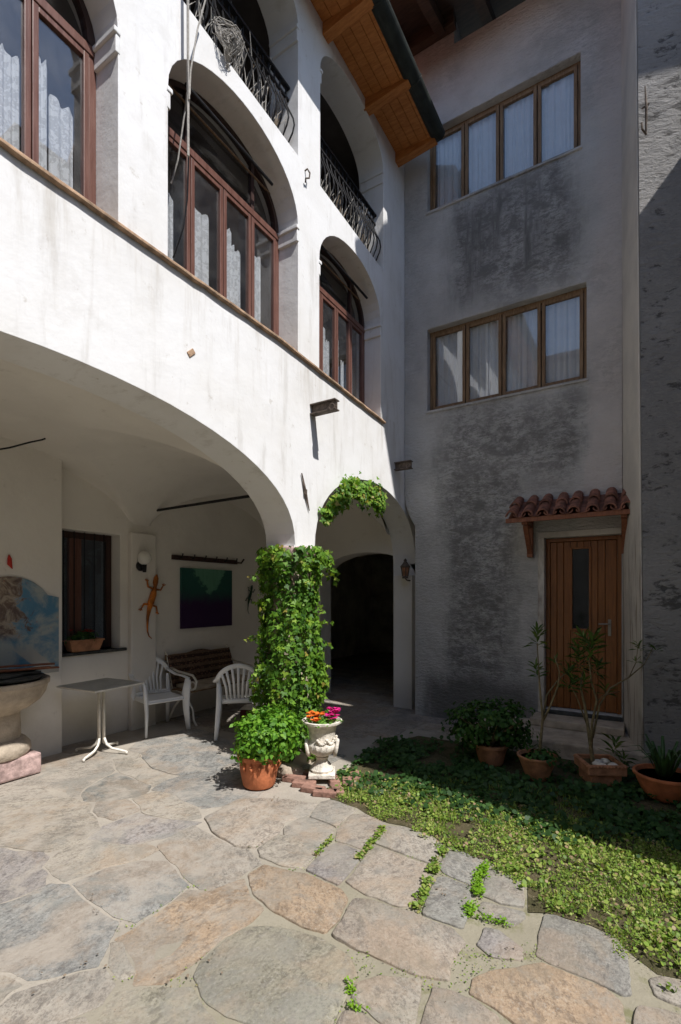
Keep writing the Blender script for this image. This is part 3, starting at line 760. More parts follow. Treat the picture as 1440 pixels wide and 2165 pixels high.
# terracotta-ish bits and dry stems kept behind the railing
for k, (px, py) in enumerate([(505, 190), (518, 205), (556, 245), (580, 283), (706, 438), (718, 455), (765, 520), (775, 535)]):
    p = onX(px, py, XA-.2)
    pt = thing('flower_pot', ['small clay pot standing low behind the iron loggia railing, beside the twig wreath', 'second small clay pot right of the wreath on the loggia sill', 'clay pot in the middle of the left loggia railing', 'clay pot at the right end of the left loggia railing', 'clay pot at the left end of the right-hand loggia railing', 'clay pot beside the first one in the right-hand loggia', 'clay pot near the lit pillar in the right-hand loggia', 'last clay pot at the far end of the right-hand loggia'][k], 'flower pot', (XA-.22, p.y, sill2(p.y)), group='clay pots on the loggia sills')
    MB().lathe([(.001, 0), (.045, 0), (.062, .10), (.07, .10), (.07, .125), (.058, .125), (.05, .09), (.001, .09)], n=14).build('pot', M['terra_old'], pt, smooth=True, world=False, auto=40)
    st = MB()
    for q in range(9):
        a = random.uniform(0, 6.28); L = random.uniform(.25, .6); r = random.uniform(.03, .13)
        st.tube([(0, 0, .08), (r*.4*math.cos(a), r*.4*math.sin(a), .08+L*.5), (r*math.cos(a+.4), r*math.sin(a+.4), .08+L)], [.005, .004, .002], 4)
    tag(st.build('dry_stems', M['twig'], pt, world=False), kind='stuff')

# dry canes leaning behind the bars
for lab, y0_, y1_, sf_, n_ in (('tangle of dry canes behind the railing of the left loggia arch', 2.5, 3.8, sill2, 85), ('dry canes and stalks behind the railing of the right loggia arch', 4.28, 5.6, sill2, 75)):
    cn = MB()
    for i in range(n_):
        y = random.uniform(y0_, y1_); L = random.uniform(.25, .75); a_ = random.uniform(-.16, .16); b_ = random.uniform(-.05, .12)
        p0_ = Vector((XA-.16-random.uniform(0, .14), y, sf_(y)+.01)); cn.tube([p0_, p0_+Vector((b_*.4, a_*.5, L*.55)), p0_+Vector((b_, a_*1.3, L))], [.006, .005, .003], 4)
    tag(cn.build('dry_canes', M['rope'], loc=(XA-.2, y0_, sf_(y0_))), lab, 'dry canes', kind='stuff')
# twig wreath hanging on the railing
wc = onX(484, 92, XA+.03)
wr = MB()
for k in range(34):
    r = random.uniform(.04, .155); ph = random.uniform(0, 6.28); tl = random.uniform(-.5, .5); pts = []
    for i in range(13):
        a = ph+i/12*random.uniform(3.5, 5.2); pts.append((wc.x-.01+.05*math.sin(a*2+tl)+.02*tl, wc.y+r*math.cos(a)+.015*math.sin(5*a+k), wc.z+r*1.25*math.sin(a)+.015*math.cos(4*a+k)))
    wr.tube([Vector(q)+Vector((random.uniform(-.012,.012), random.uniform(-.018,.018), random.uniform(-.018,.018))) for q in pts], .0028, 4)
tag(wr.build('twig_wreath', M['rope'], loc=tuple(wc)), 'round tangle of grey dry twigs hung on the upper iron railing', 'wreath')

# cables and rope dropping from above the frame
def cable(name, pts, r, label, mat='rope', cat='rope'):
    o = MB().tube(pts, r, 6).build(name, M[mat]); return tag(o, label, cat)
p0 = onX(398, 330, XA+.07); ptop = 8.0
cable('rope', [(XA+.08, p0.y-.015, ptop), (XA+.075, p0.y-.01, 6.6), (XA+.07, p0.y, p0.z)], .009, 'thick pale rope hanging straight down past the first-floor arch')
a = onX(418, 60, XA+.10); b = onX(403, 150, XA+.08)
cable('rope', [(XA+.16, a.y+.06, a.z+.35), a, b, onX(401, 200, XA+.08)], .006, 'thin slanting cord joining the thick rope from its right side')
cable('rope', [onX(399, 0, XA+.11)+Vector((0, 0, .3)), onX(397, 90, XA+.09), onX(400, 210, XA+.085)], .006, 'thin cord hanging just left of the thick rope')
cable('cable', [onX(396, 195, XA+.02), onX(391, 235, XA-.05), onX(376, 340, XA-.12), onX(362, 388, XA-.18)], .006, 'thin wire slanting left from the rope into the arched window')
cable('cable', [onX(399, 325, XA+.06), onX(396, 420, XA+.0), onX(388, 480, XA-.05), onX(366, 545, XA-.15)], .006, 'dark wire hanging from the end of the rope down to the ledge', 'iron')

# steel beam stubs, hook, tie anchors in the facade
def beam_stub(name, label, px, py, L):
    p = onX(px, py, XA); t = thing(name, label, 'beam', tuple(p))
    hh = .105; b = MB(); tw = .085
    b.bx(-.05, L, -tw/2, tw/2, hh/2-.012, hh/2); b.bx(-.05, L, -tw/2, tw/2, -hh/2, -hh/2+.012); b.bx(-.05, L, -.006, .006, -hh/2+.012, hh/2-.012)
    b.build('beam', M['rust'], t, world=False, bevel=.002)
    MB().tube([(L-.03+.03*math.cos(q), -.05, -.03+.03*math.sin(q)) for q in [i*2*math.pi/10 for i in range(11)]], .006, 5).build('ring', M['rust'], t, world=False)
beam_stub('steel_beam', 'rusty steel beam stub sticking out of the sunlit white wall', 660, 868, .30)
beam_stub('steel_beam', 'rusty steel beam stub in shade beside the grey house corner', 836, 987, .24)
h = onX(650, 372, XA+.03)
hk = MB().tube([h+Vector((-.05, 0, .06)), h+Vector((.0, .0, .07)), h+Vector((.02, .015, .03)), h+Vector((.015, .01, -.02)), h+Vector((0, -.03, -.045)), h+Vector((-.01, -.02, -.075))], .008, 6)
tag(hk.build('wall_hook', M['rust']), 'small bent iron hook on the white pier between the loggia arches', 'hook')
an = [onX(638, 1000, XA+.014), onX(646, 1040, XA+.02), onX(654, 1080, XA+.012)]
ab = MB().tube(an, [.006, .014, .005], 6); ab.box(an[1], (.02, .03, .05))
tag(ab.build('wall_anchor', M['rust']), 'thin iron tie-rod anchor on the white wall above the ivy column', 'wall anchor')
sc = onX(404, 746, XA+.002)
MB().box(sc, (.012, .075, .04), Matrix.Rotation(.75, 3, 'X')).build('plaster_scar', M['ledge'], arcade, bevel=.004)

# column under the arches
cc = (XA-.19, 3.955)
col = thing('stone_column', 'round stone column wrapped in ivy between the two ground arches', 'column', (cc[0], cc[1], 0))
MB().lathe([(.26, 0), (.26, .12), (.22, .16), (.205, .25), (.19, 1.9), (.185, 1.98)], n=36).build('shaft', M['basin'], col, smooth=True, world=False, auto=40)
MB().lathe([(.2, 1.98), (.24, 2.02), (.27, 2.07), (.27, 2.115), (.22, 2.135)], n=28).build('capital', M['plinth'], col, smooth=True, world=False, auto=40)
MB().bx(XA-TH+.004, XA-.004, 3.775, 4.135, 2.10, 2.14).build('springer_block', M['white'], arcade)

# ---------------------------------------------------------------- arcade interior
XI = -5.40
def z1(y):
    best = 2.42
    for c, a_, s_, r_ in ((1.70, 2.12, 2.42, .78), (5.28, 1.22, 2.42, .66)):
        t = (y-c)/a_
        if abs(t) < 1: best = max(best, s_+r_*(1-t*t)**.5)
    return best
def z2(x):
    t = (x-(-4.30))/1.12
    return 2.42+(.72*(1-t*t)**.5 if abs(t) < 1 else 0)
def ceil(u, v):
    x = XI-.02+(XA-TH+.03-XI)*u; y = -3.1+(6.75+3.1)*v
    a, b = z1(y), z2(x)
    return (x, y, max(a, b) + .0)
vt = MB().sheet(ceil, 90, 230); vt.build('vaulted_ceiling', M['vault'], arcade, smooth=True, fix=False)
# inner wall with a window niche; a proud bay on the left
ny0, ny1, nz0, nz1 = 2.86, 3.66, 1.02, 2.39
MB().wall([(-3.2, -.05), (6.75, -.05), (6.75, 3.3), (-3.2, 3.3)], [[(ny0-.2, nz0), (ny0-.2, nz1), (ny1, nz1), (ny1, nz0)]], lambda u, v, w_: (XI-w_, u, v), 0, .30).build('inner_arcade_wall', M['vault'], arcade, bevel=.008)
MB().bx(XI+.003, XI+.19, -3.1, 2.86, -.05, 3.25).build('chimney_breast', M['vault'], arcade, bevel=.01)
MB().bx(XI+.003, XI+.075, 3.76, 4.12, -.05, 2.43).build('pilaster', M['vault'], arcade, bevel=.012)
# end wall with the low inner arch leading to the passage
EW = [(-7.5, -.05)] + [(-4.55, -.05)] + [(x, z) for x, z in arc(-4.55, -2.86, 1.93, .40, 20)] + [(-2.86, -.05), (-2.0, -.05), (-2.0, 3.4), (-7.5, 3.4)]
MB().wall(EW, [], lambda u, v, w_: (u, 6.72+w_, v), 0, .35).build('end_wall', M['vault'], arcade, bevel=.01)
ps = MB()
ps.bx(-2.84, -2.75, 7.07, 14.5, 0, 3); ps.bx(-7.0, -6.9, 7.07, 14.5, 0, 3); ps.bx(-7, -2.75, 7.07, 14.6, 2.75, 2.85)
ps.wall([(-7, -.05), (-6.0, -.05)] + arc(-6.0, -4.4, 1.7, .5, 14) + [(-4.4, -.05), (-2.8, -.05), (-2.8, 2.8), (-7, 2.8)], [], lambda u, v, w_: (u, 13.0+w_, v), 0, .3)
ps.bx(-7, -2.8, 14.4, 14.5, 0, 3)
ps.build('passage_walls', M['passage'], arcade)
# right jamb of the second arch
MB().bx(XA-.30, XA-.004, 6.60, 6.715, .0, 1.95).build('passage_jamb', M['vault'], arcade, bevel=.006)

# small-paned dark window in the niche
fo = MB()
xw = XI-.17
fo.bx(xw-.05, xw, ny0-.19, ny0-.12, nz0, nz1); fo.bx(xw-.05, xw, ny1-.07, ny1-.003, nz0, nz1); fo.bx(xw-.049, xw-.001, ny0-.12, ny1-.07, nz1-.08, nz1-.003); fo.bx(xw-.049, xw-.001, ny0-.12, ny1-.07, nz0+.004, nz0+.07)
fwn = fo.build('arcade_window', M['darkframe'], arcade, bevel=.004)
ym = (ny0+ny1)/2-.06
MB().bx(xw-.045, xw+.012, ym-.07, ym+.07, nz0+.07, nz1-.08).build('mullion', M['brownframe'], fwn, bevel=.004)
for (ya, yb) in ((ny0-.12, ym-.07), (ym+.07, ny1-.07)):
    MB().bx(xw-.03, xw-.026, ya, yb, nz0+.07, nz1-.08).build('pane', M['glassdark'], fwn)
for q in range(7):
    y = ny0-.08+q*.12; MB().tube([(xw+.09, y, nz0+.01), (xw+.09, y, nz1-.01)], .007, 5).build('window_bar', M['iron'], fwn)
MB().bx(XI-.9, XI-.85, 2.3, 4.1, .6, 2.8).build('room_back_wall', M['dark_room'], arcade)
MB().bx(XI-.28, XI+.035, ny0+.0, ny1+.07, nz0-.035, nz0+.0).build('window_sill', M['slate'], arcade, bevel=.006)

# ================================================================ GREY HOUSE
grey = thing('grey_house', 'tall grey plastered house with stained wall, two wide casement windows and a wooden door', 'building', (-1.4, YB, 0))
LW = (-2.51, -.557, 4.165, 5.285); UW = (-2.51, -.62, 6.875, 7.98)
DR = (-1.01, -.205, .30, 2.345)
top = [(-.05-2.64, -.05), (-.19, -.05), (-.19, 8.97), (-2.13, 8.97), (-2.13, 9.35), (-2.846, 9.35), (-2.846, 3.02), (-2.835, 2.95), (-2.79, 2.80), (-2.74, 2.70), (-2.69, 2.62)]
rect = lambda r: [(r[0], r[2]), (r[0], r[3]), (r[1], r[3]), (r[1], r[2])]
MB().wall(top, [rect(LW), rect(UW), rect(DR)], lambda u, v, w_: (u, YB+w_, v), 0, .35).build('front_wall', M['grey'], grey, bevel=.01)
MB().bx(-2.685, -2.60, YB+.352, 13, 0, 9).build('side_wall', M['grey'], grey)
rb = MB()
rb.add([(-4.2, YB-.95, 8.96), (2, YB-.95, 8.96), (2, 13, 12.0), (-4.2, 13, 12.0), (-4.2, YB-.95, 9.06), (2, YB-.95, 9.06), (2, 13, 12.1), (-4.2, 13, 12.1)], [(0,1,2,3),(7,6,5,4),(0,4,5,1),(1,5,6,2),(2,6,7,3),(3,7,4,0)])
rb.build('roof', M['soffitdark'], grey)
for x in np.arange(-4.0, 1.2, .55):
    r0 = 8.96; MB().add([(x, YB-.9, r0-.12), (x+.12, YB-.9, r0-.12), (x+.12, YB+.6, r0+.53-.16), (x, YB+.6, r0+.53-.16), (x, YB-.9, r0+.015), (x+.12, YB-.9, r0+.015), (x+.12, YB+.6, r0+.53), (x, YB+.6, r0+.53)], [(0,1,2,3),(7,6,5,4),(0,4,5,1),(1,5,6,2),(2,6,7,3),(3,7,4,0)]).build('rafter', M['soffitdark'], grey)
MB().bx(-3.2, -2.10, YB-.12, YB-.01, 9.12, 9.3).build('wall_plate', M['soffitdark'], grey)
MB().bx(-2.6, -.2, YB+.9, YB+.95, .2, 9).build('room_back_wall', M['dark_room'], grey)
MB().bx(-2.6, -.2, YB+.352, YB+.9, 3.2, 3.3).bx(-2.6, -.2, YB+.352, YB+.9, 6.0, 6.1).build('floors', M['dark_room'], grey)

def casement_window(r):
    x0, x1, zb, zt = r; yw = YB+.10
    b = MB(); t = .036
    b.bx(x0+.003, x0+t, yw, yw+.06, zb+.003, zt-.003); b.bx(x1-t, x1-.003, yw, yw+.06, zb+.003, zt-.003)
    b.bx(x0+t, x1-t, yw+.001, yw+.059, zt-t, zt-.003); b.bx(x0+t, x1-t, yw+.001, yw+.059, zb+.003, zb+t)
    fo = b.build('casement_window', M['oldwood'], grey, bevel=.004)
    n = 4; W = (x1-x0-2*t)/n
    for i in range(n):
        a = x0+t+W*i+.006; c = a+W-.012; s = .040; y0 = yw-.012
        q = MB(); q.bx(a, a+s, y0, y0+.045, zb+t+.004, zt-t-.004); q.bx(c-s, c, y0, y0+.045, zb+t+.004, zt-t-.004)
        q.bx(a+s, c-s, y0+.001, y0+.044, zt-t-.004-s, zt-t-.004); q.bx(a+s, c-s, y0+.001, y0+.044, zb+t+.004, zb+t+.004+s)
        q.build('sash', M['oldwood'], fo, bevel=.004)
        MB().bx(a+s, c-s, y0+.02, y0+.024, zb+t+s, zt-t-s).build('pane', M['glass'], fo)
        ph = random.random()*6; L0 = a+s*.3+(.035 if i % 2 == 0 else 0)
        MB().sheet(lambda u, v: (L0+(c-s*.3-L0)*u, yw+.058+.010*math.sin(u*(26+9*math.sin(ph*5))+ph+1.4*math.sin(u*7+ph))+.005*math.sin(v*3+ph)+.004*math.sin(u*61), zb+.05+(zt-zb-.1)*v), 60, 6).build('curtain', M['sheer'], fo, smooth=True, fix=False)
    b = MB(); b.bx(x0-.02, x1+.02, YB-.022, YB+.10, zb-.03, zb+.002); b.build('window_sill', M['grey'], fo, bevel=.006)
casement_window(LW); casement_window(UW)

# door
yd = YB+.09
b = MB(); b.bx(DR[0]+.002, DR[0]+.045, yd, yd+.07, DR[2], DR[3]-.002); b.bx(DR[1]-.045, DR[1]-.002, yd, yd+.07, DR[2], DR[3]-.002); b.bx(DR[0]+.045, DR[1]-.045, yd+.001, yd+.069, DR[3]-.045, DR[3]-.002)
dr = b.build('door', M['door'], grey, bevel=.004)
dx0, dx1 = DR[0]+.048, DR[1]-.048; dz0, dz1 = DR[2]+.008, DR[3]-.05
gx0, gx1, gz0, gz1 = dx0+.225, dx0+.225+.215, 1.27, 2.20
edges = [dx0, dx0+.075, dx0+.15, gx0-.003]
def plank(a, c, za, zb): MB().bx(a+.002, c-.002, yd+.012, yd+.05, za, zb).build('plank', M['door'], dr, bevel=.005)
for a, c in zip(edges[:-1], edges[1:]): plank(a, c, dz0, dz1)
e2 = [gx1+.003, gx1+.075, gx1+.15, dx1]
for a, c in zip(e2[:-1], e2[1:]): plank(a, c, dz0, dz1)
for a in (gx0-.003, gx0+.07, gx0+.143):
    plank(a, min(a+.073, gx1+.003), dz0, gz0-.03); 
    plank(a, min(a+.073, gx1+.003), gz1+.03, dz1)
fr = MB(); fr.bx(gx0-.006, gx0+.018, yd+.0, yd+.045, gz0-.03, gz1+.03); fr.bx(gx1-.018, gx1+.006, yd+.0, yd+.045, gz0-.03, gz1+.03); fr.bx(gx0+.018, gx1-.018, yd+.001, yd+.044, gz1+.006, gz1+.03); fr.bx(gx0+.018, gx1-.018, yd+.001, yd+.044, gz0-.03, gz0-.006)
fr.build('glazing_bead', M['door'], dr, bevel=.004)
MB().bx(gx0+.016, gx1-.016, yd+.03, yd+.036, gz0-.01, gz1+.01).build('pane', M['glassdark'], dr)
hp = MB(); hx = onY(1302, 1322, YB+.06); hx.x = dx1-.075; hz = 1.30
hp.bx(hx.x-.016, hx.x+.016, yd+.002, yd+.012, hz-.11, hz+.08); hp.tube([(hx.x, yd+.004, hz+.03), (hx.x, yd-.045, hz+.03)], .009, 8); hp.tube([(hx.x, yd-.045, hz+.03), (hx.x-.11, yd-.045, hz+.025)], .009, 8)
hp.build('handle', M['chrome'], dr, bevel=.002)
# plaster surround
sr = MB(); sr.bx(DR[0]-.075, DR[0]-.002, YB-.018, YB+.09, .25, DR[3]+.002); sr.bx(DR[0]-.075, DR[1]+.0, YB-.018, YB+.09, DR[3]+.002, DR[3]+.075)
sr.build('door_surround', M['ret'], grey, bevel=.008)
MB().bx(DR[0], DR[1], YB-.03, YB+.2, .245, .292).build('threshold', M['slate'], grey, bevel=.006)

# tiled canopy over the door
can = thing('door_canopy', 'little clay-tiled canopy on wooden brackets over the door', 'canopy', (-.75, YB, 2.5))
p_ = .44; cx0, cx1 = -1.37, -.10; zf, zr = 2.53, 2.79
MB().bx(cx0+.0, cx1, YB-p_+.015, YB-p_+.045, zf-.03, zf+.022).build('fascia', M['bracketwood'], can, bevel=.004)
bd = MB().add([(cx0+.02, YB-p_+.05, zf), (cx1-.01, YB-p_+.05, zf), (cx1-.01, YB-.005, zr-.03), (cx0+.02, YB-.005, zr-.03), (cx0+.02, YB-p_+.05, zf+.022), (cx1-.01, YB-p_+.05, zf+.022), (cx1-.01, YB-.005, zr-.008), (cx0+.02, YB-.005, zr-.008)], [(0,1,2,3),(7,6,5,4),(0,4,5,1),(1,5,6,2),(2,6,7,3),(3,7,4,0)])
bd.build('board', M['bracketwood'], can)
for x in (-1.17, -.17):
    q = MB(); q.bx(x-.035, x+.035, YB-.055, YB-.004, 2.12, 2.62); q.bx(x-.03, x+.03, YB-p_+.05, YB-.055, 2.475, 2.53)
    q.add([(x-.028, YB-.055, 2.16), (x+.028, YB-.055, 2.16), (x+.028, YB-.055, 2.22), (x-.028, YB-.055, 2.22), (x-.028, YB-p_+.12, 2.45), (x+.028, YB-p_+.12, 2.45), (x+.028, YB-p_+.12, 2.476), (x-.028, YB-p_+.12, 2.476)], [(0,1,2,3),(7,6,5,4),(0,4,5,1),(1,5,6,2),(2,6,7,3),(3,7,4,0)])
    q.build('bracket', M['bracketwood'], can, bevel=.005)
def coppo(c0, c1, r0, r1, up=True):
    """a barrel tile as a half shell from c0 (front) to c1 (back)"""
    b = MB(); n = 9; c0, c1 = Vector(c0), Vector(c1)
    for k, (c, r) in enumerate(((c0, r0), (c1, r1))):
        for rr in (r, r-.014):
            for i in range(n+1):
                th = math.pi*i/n; b.v.append((c.x+rr*math.cos(th), c.y, c.z+(rr*math.sin(th) if up else -rr*math.sin(th)*.6)))
    m = n+1
    for i in range(n):
        b.f += [(i, i+1, 2*m+i+1, 2*m+i), (m+i, 3*m+i, 3*m+i+1, m+i+1), (i, m+i, m+i+1, i+1), (2*m+i, 2*m+i+1, 3*m+i+1, 3*m+i)]
    b.f += [(0, 2*m, 3*m, m), (m-1, 2*m-1, 4*m-1, 3*m-1)]
    return b
nt = 8
for i in range(nt):
    x = cx0+.075+i*(cx1-cx0-.12)/(nt-1); j = random.uniform(-.012, .012)
    for k, (ya, za, yb, zb_) in enumerate(((YB-p_-.01, zf+.035, YB-.20, zf+.175), (YB-.25, zf+.17, YB-.006, zr+.035))):
        coppo((x+j, ya+j*.6, za), (x+j*.4, yb, zb_), .066, .055).build('roof_tile', M['tile'], can, smooth=True, auto=50)
    if i < nt-1:
        x2 = x+.5*(cx1-cx0-.12)/(nt-1)
        coppo((x2, YB-p_+.0, zf+.06), (x2, YB-.01, zr+.045), .07, .07, False).build('roof_tile', M['tile'], can, smooth=True, auto=50)
# steps up to the door
stp = thing('door_steps', 'low worn stone steps in shade below the wooden door', 'steps', (-.6, 5.8, 0))
MB().bx(-1.75, .05, 5.42, YB-.002, -.02, .155).build('step', M['basin'], stp, bevel=.015)
MB().bx(-1.12, -.17, 5.98, YB-.004, .155, .243).build('step', M['basin'], stp, bevel=.012)

# ================================================================ RIGHT-HAND HOUSE
east = thing('rough_cast_house', 'rough grey house at the right edge with a triangle of sunlight high on its wall', 'building', (0, 5.45, 0))
rc = MB(); ang = .085
rc.add([(-.19, YB+.002, -.05), (.0, 5.45, -.05), (-.19, YB+.002, 10.6), (.0, 5.45, 10.0)], [(0, 1, 3, 2)])
rc.v = []; rc.f = []
rc.bx(0, 0, 0, 0, 0, 0); rc.v = []; rc.f = []
rc.add([(-.19, YB+.02, -.05), (.0, 5.45, -.05), (.3, YB+.02, -.05), (-.22, YB+.02, 10.2), (-.085, 5.45, 10.2), (.3, YB+.02, 10.2)], [(0,1,4,3),(1,2,5,4),(2,0,3,5),(0,2,1),(3,4,5)])
rc.build('corner_return', M['ret'], east, bevel=.035, seg=3)
cw = MB(); ang = .30; e = Vector((math.cos(ang), math.sin(ang)))
X1 = 6.0
cw.add([(.012, 5.462, -.05), (X1*e.x, 5.45+X1*e.y, -.05), (X1, 12, -.05), (.2, 12, -.05), (-.070, 5.462, 10.2), (X1*e.x, 5.45+X1*e.y, 10.2), (X1, 12, 10.2), (.2, 12, 10.2)], [(0,1,5,4),(1,2,6,5),(2,3,7,6),(3,0,4,7),(4,5,6,7)])
cw.build('front_wall', M['rubble'], east)
EO = 1.17; ze = 9.75
er = MB()
def ep(s, o, z): return (e.x*s + e.y*o, 5.45+e.y*s-e.x*o, z)
v0 = ep(-.36, EO, ze); v1 = ep(6.3, EO, ze); v2 = (7.5, 9.2, ze+.9*(9.2-v0[1])); v3 = (v0[0], 9.2, ze+.9*(9.2-v0[1])); up_ = lambda v: (v[0], v[1], v[2]+.10)
er.add([v0, v1, v2, v3, up_(v0), up_(v1), up_(v2), up_(v3)], [(0,1,2,3),(7,6,5,4),(0,4,5,1),(1,5,6,2),(2,6,7,3),(3,7,4,0)])
er.build('roof', M['tile'], east)
# lower wing of the same house, just out of the picture on the right
wg = MB().bx(1.0, 5.6, 4.901, 6.6, -.05, 6.74).bx(1.0, 5.6, 3.32, 4.9, -.05, 7.95)
wg.build('side_wing', M['rubble'], east)
MB().bx(.97, 5.7, 3.30, 4.92, 7.95, 8.0).build('side_wing_roof', M['tile'], east)
# iron hook on the rough wall
hb = onY(1364, 182, 5.45-.03); hc = onY(1366, 285, 5.45-.02)
hm = MB().tube([hb, hb.lerp(hc, .5)+Vector((.006, -.03, 0)), hc], [.005, .012, .008], 6)
mid = hb.lerp(hc, .45)+Vector((0, -.01, 0))
hm.tube([mid+Vector((-.03, 0, 0)), mid+Vector((.03, 0, .02))], .008, 5); hm.tube([hc+Vector((0, -.005, 0)), hc+Vector((-.03, -.05, .03)), hc+Vector((-.035, -.05, .09))], .009, 6)
tag(hm.build('iron_hook', M['rust']), 'long rusty iron hook on the rough wall at its sunlit patch', 'hook')

# unseen houses added around the yard to cut the sky light
M['far'] = simple('cream_far_plaster', (.34, .32, .29), .95, .2, 2, .01, 14)
def plain_house(label, x0, x1, y0, y1, h, wins, face):
    t = thing('added_house', label, 'building', ((x0+x1)/2, (y0+y1)/2, 0))
    MB().bx(x0, x1, y0, y1, -.05, h).build('walls', M['far'], t)
    MB().bx(x0-.3, x1+.3, y0-.3, y1+.3, h, h+.15).build('roof', M['tile'], t)
    for (u, z) in wins:
        if face == 'y': MB().bx(u-.5, u+.5, y1+.003, y1+.05, z, z+1.4).build('shutter', M['bracketwood'], t, bevel=.01)
        else: MB().bx(x0-.05, x0-.003, u-.5, u+.5, z, z+1.4).build('shutter', M['bracketwood'], t, bevel=.01)
plain_house('plain cream house added out of view behind the viewer to block sky light', -9, 8, -9, -5.2, 9.6, [(u, z) for u in (-6, -3, 0, 3) for z in (1.2, 4.2, 7.2)], 'y')
plain_house('plain low cream house added out of view on the east side to block sky light', 7.4, 11, -5.2, 3.2, 7.2, [(u, z) for u in (-3, 0, 2) for z in (1.2, 4.2)], 'x')

# ================================================================ LEAF MESHES
SHAPES = {
 'ivy': np.array([(0,-.1,0),(.42,-.18,.05),(.55,.22,-.06),(.24,.34,.03),(0,.95,-.12),(-.24,.34,.03),(-.55,.22,-.06),(-.42,-.18,.05)]),
 'oval': np.array([(0,0,0),(.26,.22,.05),(.30,.55,.04),(0,1,-.10),(-.30,.55,.04),(-.26,.22,.05)]),
 'long': np.array([(0,0,0),(.085,.3,.02),(.075,.65,0),(0,1,-.15),(-.075,.65,0),(-.085,.3,.02)]),
 'round': np.array([(0,0,0),(.42,.14,.08),(.5,.55,.05),(.22,.9,-.03),(-.22,.9,-.03),(-.5,.55,.05),(-.42,.14,.08)]),
 'blade': np.array([(-.05,0,0),(.05,0,0),(.035,.6,.06),(0,1,-.02)]),
 'petal': np.array([(0,0,0),(.4,.3,.12),(.35,.8,.05),(0,.95,-.05),(-.35,.8,.05),(-.4,.3,.12)]),
}
def leaves(name, mat, C, N, S_, shape, parent=None, kind='stuff', droop=.4, loc=None, T=None, rnd=None, label=None, world=True):
    """C centres, N facing directions, S_ sizes: one leaf polygon per row"""
    C = np.asarray(C, float); N = np.asarray(N, float); S_ = np.asarray(S_, float); n = len(C)
    N = N/np.maximum(np.linalg.norm(N, axis=1, keepdims=True), 1e-6)
    if T is None:
        T = rng.normal(size=(n, 3))*.8; T[:, 2] -= droop*1.6
    T = T - N*(T*N).sum(1, keepdims=True); T /= np.maximum(np.linalg.norm(T, axis=1, keepdims=True), 1e-6)
    B = np.cross(T, N)
    sh = SHAPES[shape]; m = len(sh)
    wv = sh[None, :, 0, None]*B[:, None, :] + sh[None, :, 1, None]*T[:, None, :] + sh[None, :, 2, None]*N[:, None, :]*rng.uniform(.3, 2.2, (n, 1, 1))
    V = C[:, None, :] + wv*S_[:, None, None]
    V = V.reshape(-1, 3)
    if loc is not None: V = V-np.array(loc)
    me = bpy.data.meshes.new(name)
    me.vertices.add(n*m); me.vertices.foreach_set('co', V.ravel())
    me.loops.add(n*m); me.loops.foreach_set('vertex_index', np.arange(n*m, dtype=np.int32))
    me.polygons.add(n); me.polygons.foreach_set('loop_start', np.arange(0, n*m, m, dtype=np.int32)); me.polygons.foreach_set('loop_total', np.full(n, m, dtype=np.int32))
    me.update(); me.validate()
    at = me.attributes.new('rnd', 'FLOAT', 'FACE'); at.data.foreach_set('value', np.clip(rng.beta(2.2, 2.2, n) if rnd is None else rnd, 0, 1))
    me.materials.append(mat); o = bpy.data.objects.new(name, me); link(o)
    if loc is not None: o.location = loc
    if parent is not None:
        o.parent = parent
        if world and parent.type == 'EMPTY': o.matrix_parent_inverse = pmat(parent).inverted()
    tag(o, label, None, None, kind); return o

# ---------------------------------------------------------------- ivy on the column
def rad_at(z): # outline of the ivy measured down the column
    zs = [.0, .35, .7, 1.0, 1.25, 1.5, 1.7, 1.9, 2.02, 2.10, 2.17]; rs = [.29, .34, .36, .375, .345, .305, .30, .345, .385, .36, .29]
    return np.interp(z, zs, rs)
n = 7000; z = rng.uniform(.05, 2.13, n); th = rng.uniform(0, 2*math.pi, n)
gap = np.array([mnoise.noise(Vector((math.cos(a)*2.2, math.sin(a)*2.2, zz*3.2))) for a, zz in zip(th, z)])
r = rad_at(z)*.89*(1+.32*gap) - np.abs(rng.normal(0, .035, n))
hole = (gap < -.42) & (rng.random(n) < .8)
ok = ~hole
C = np.stack([cc[0]+r*np.cos(th), cc[1]+r*np.sin(th), z], 1)[ok]
Nn = np.stack([np.cos(th), np.sin(th), .35+0*th], 1)[ok] + rng.normal(0, .5, (ok.sum(), 3))
ivy = thing('climbing_ivy', 'bright green ivy climbing the stone column in full sun', 'ivy', (cc[0], cc[1], .02))
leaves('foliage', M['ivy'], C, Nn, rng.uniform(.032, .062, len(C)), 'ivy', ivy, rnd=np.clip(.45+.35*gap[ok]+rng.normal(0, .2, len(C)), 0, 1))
# drooping spray on the right at the top
spray = []
s0 = Vector((cc[0]+.22, cc[1]+.20, 2.10)); 
for k in range(5):
    e_ = Vector((cc[0]+.27+.022*k, cc[1]+.24+.02*k, 2.04-.06*k))
    for t in np.linspace(0, 1, 34):
        spray.append(s0.lerp(e_, t)+Vector(rng.normal(0, .035, 3)))
leaves('foliage', M['ivy'], [tuple(p) for p in spray], rng.normal(0, .6, (len(spray), 3))+np.array([.8, -.4, .4]), rng.uniform(.03, .055, len(spray)), 'ivy', ivy, rnd=rng.uniform(.45, 1, len(spray)))
shp = []
for k in range(46):
    a_ = random.uniform(0, 6.28); z0_ = random.uniform(.2, 2.1); r0_ = rad_at(z0_)*.9; q0 = Vector((cc[0]+r0_*math.cos(a_), cc[1]+r0_*math.sin(a_), z0_)); dv = Vector((math.cos(a_), math.sin(a_), random.uniform(-.8, .5)))*random.uniform(.06, .15)
    for t in np.linspace(0, 1, 12): shp.append(tuple(q0+dv*t+Vector(rng.normal(0, .014, 3))))
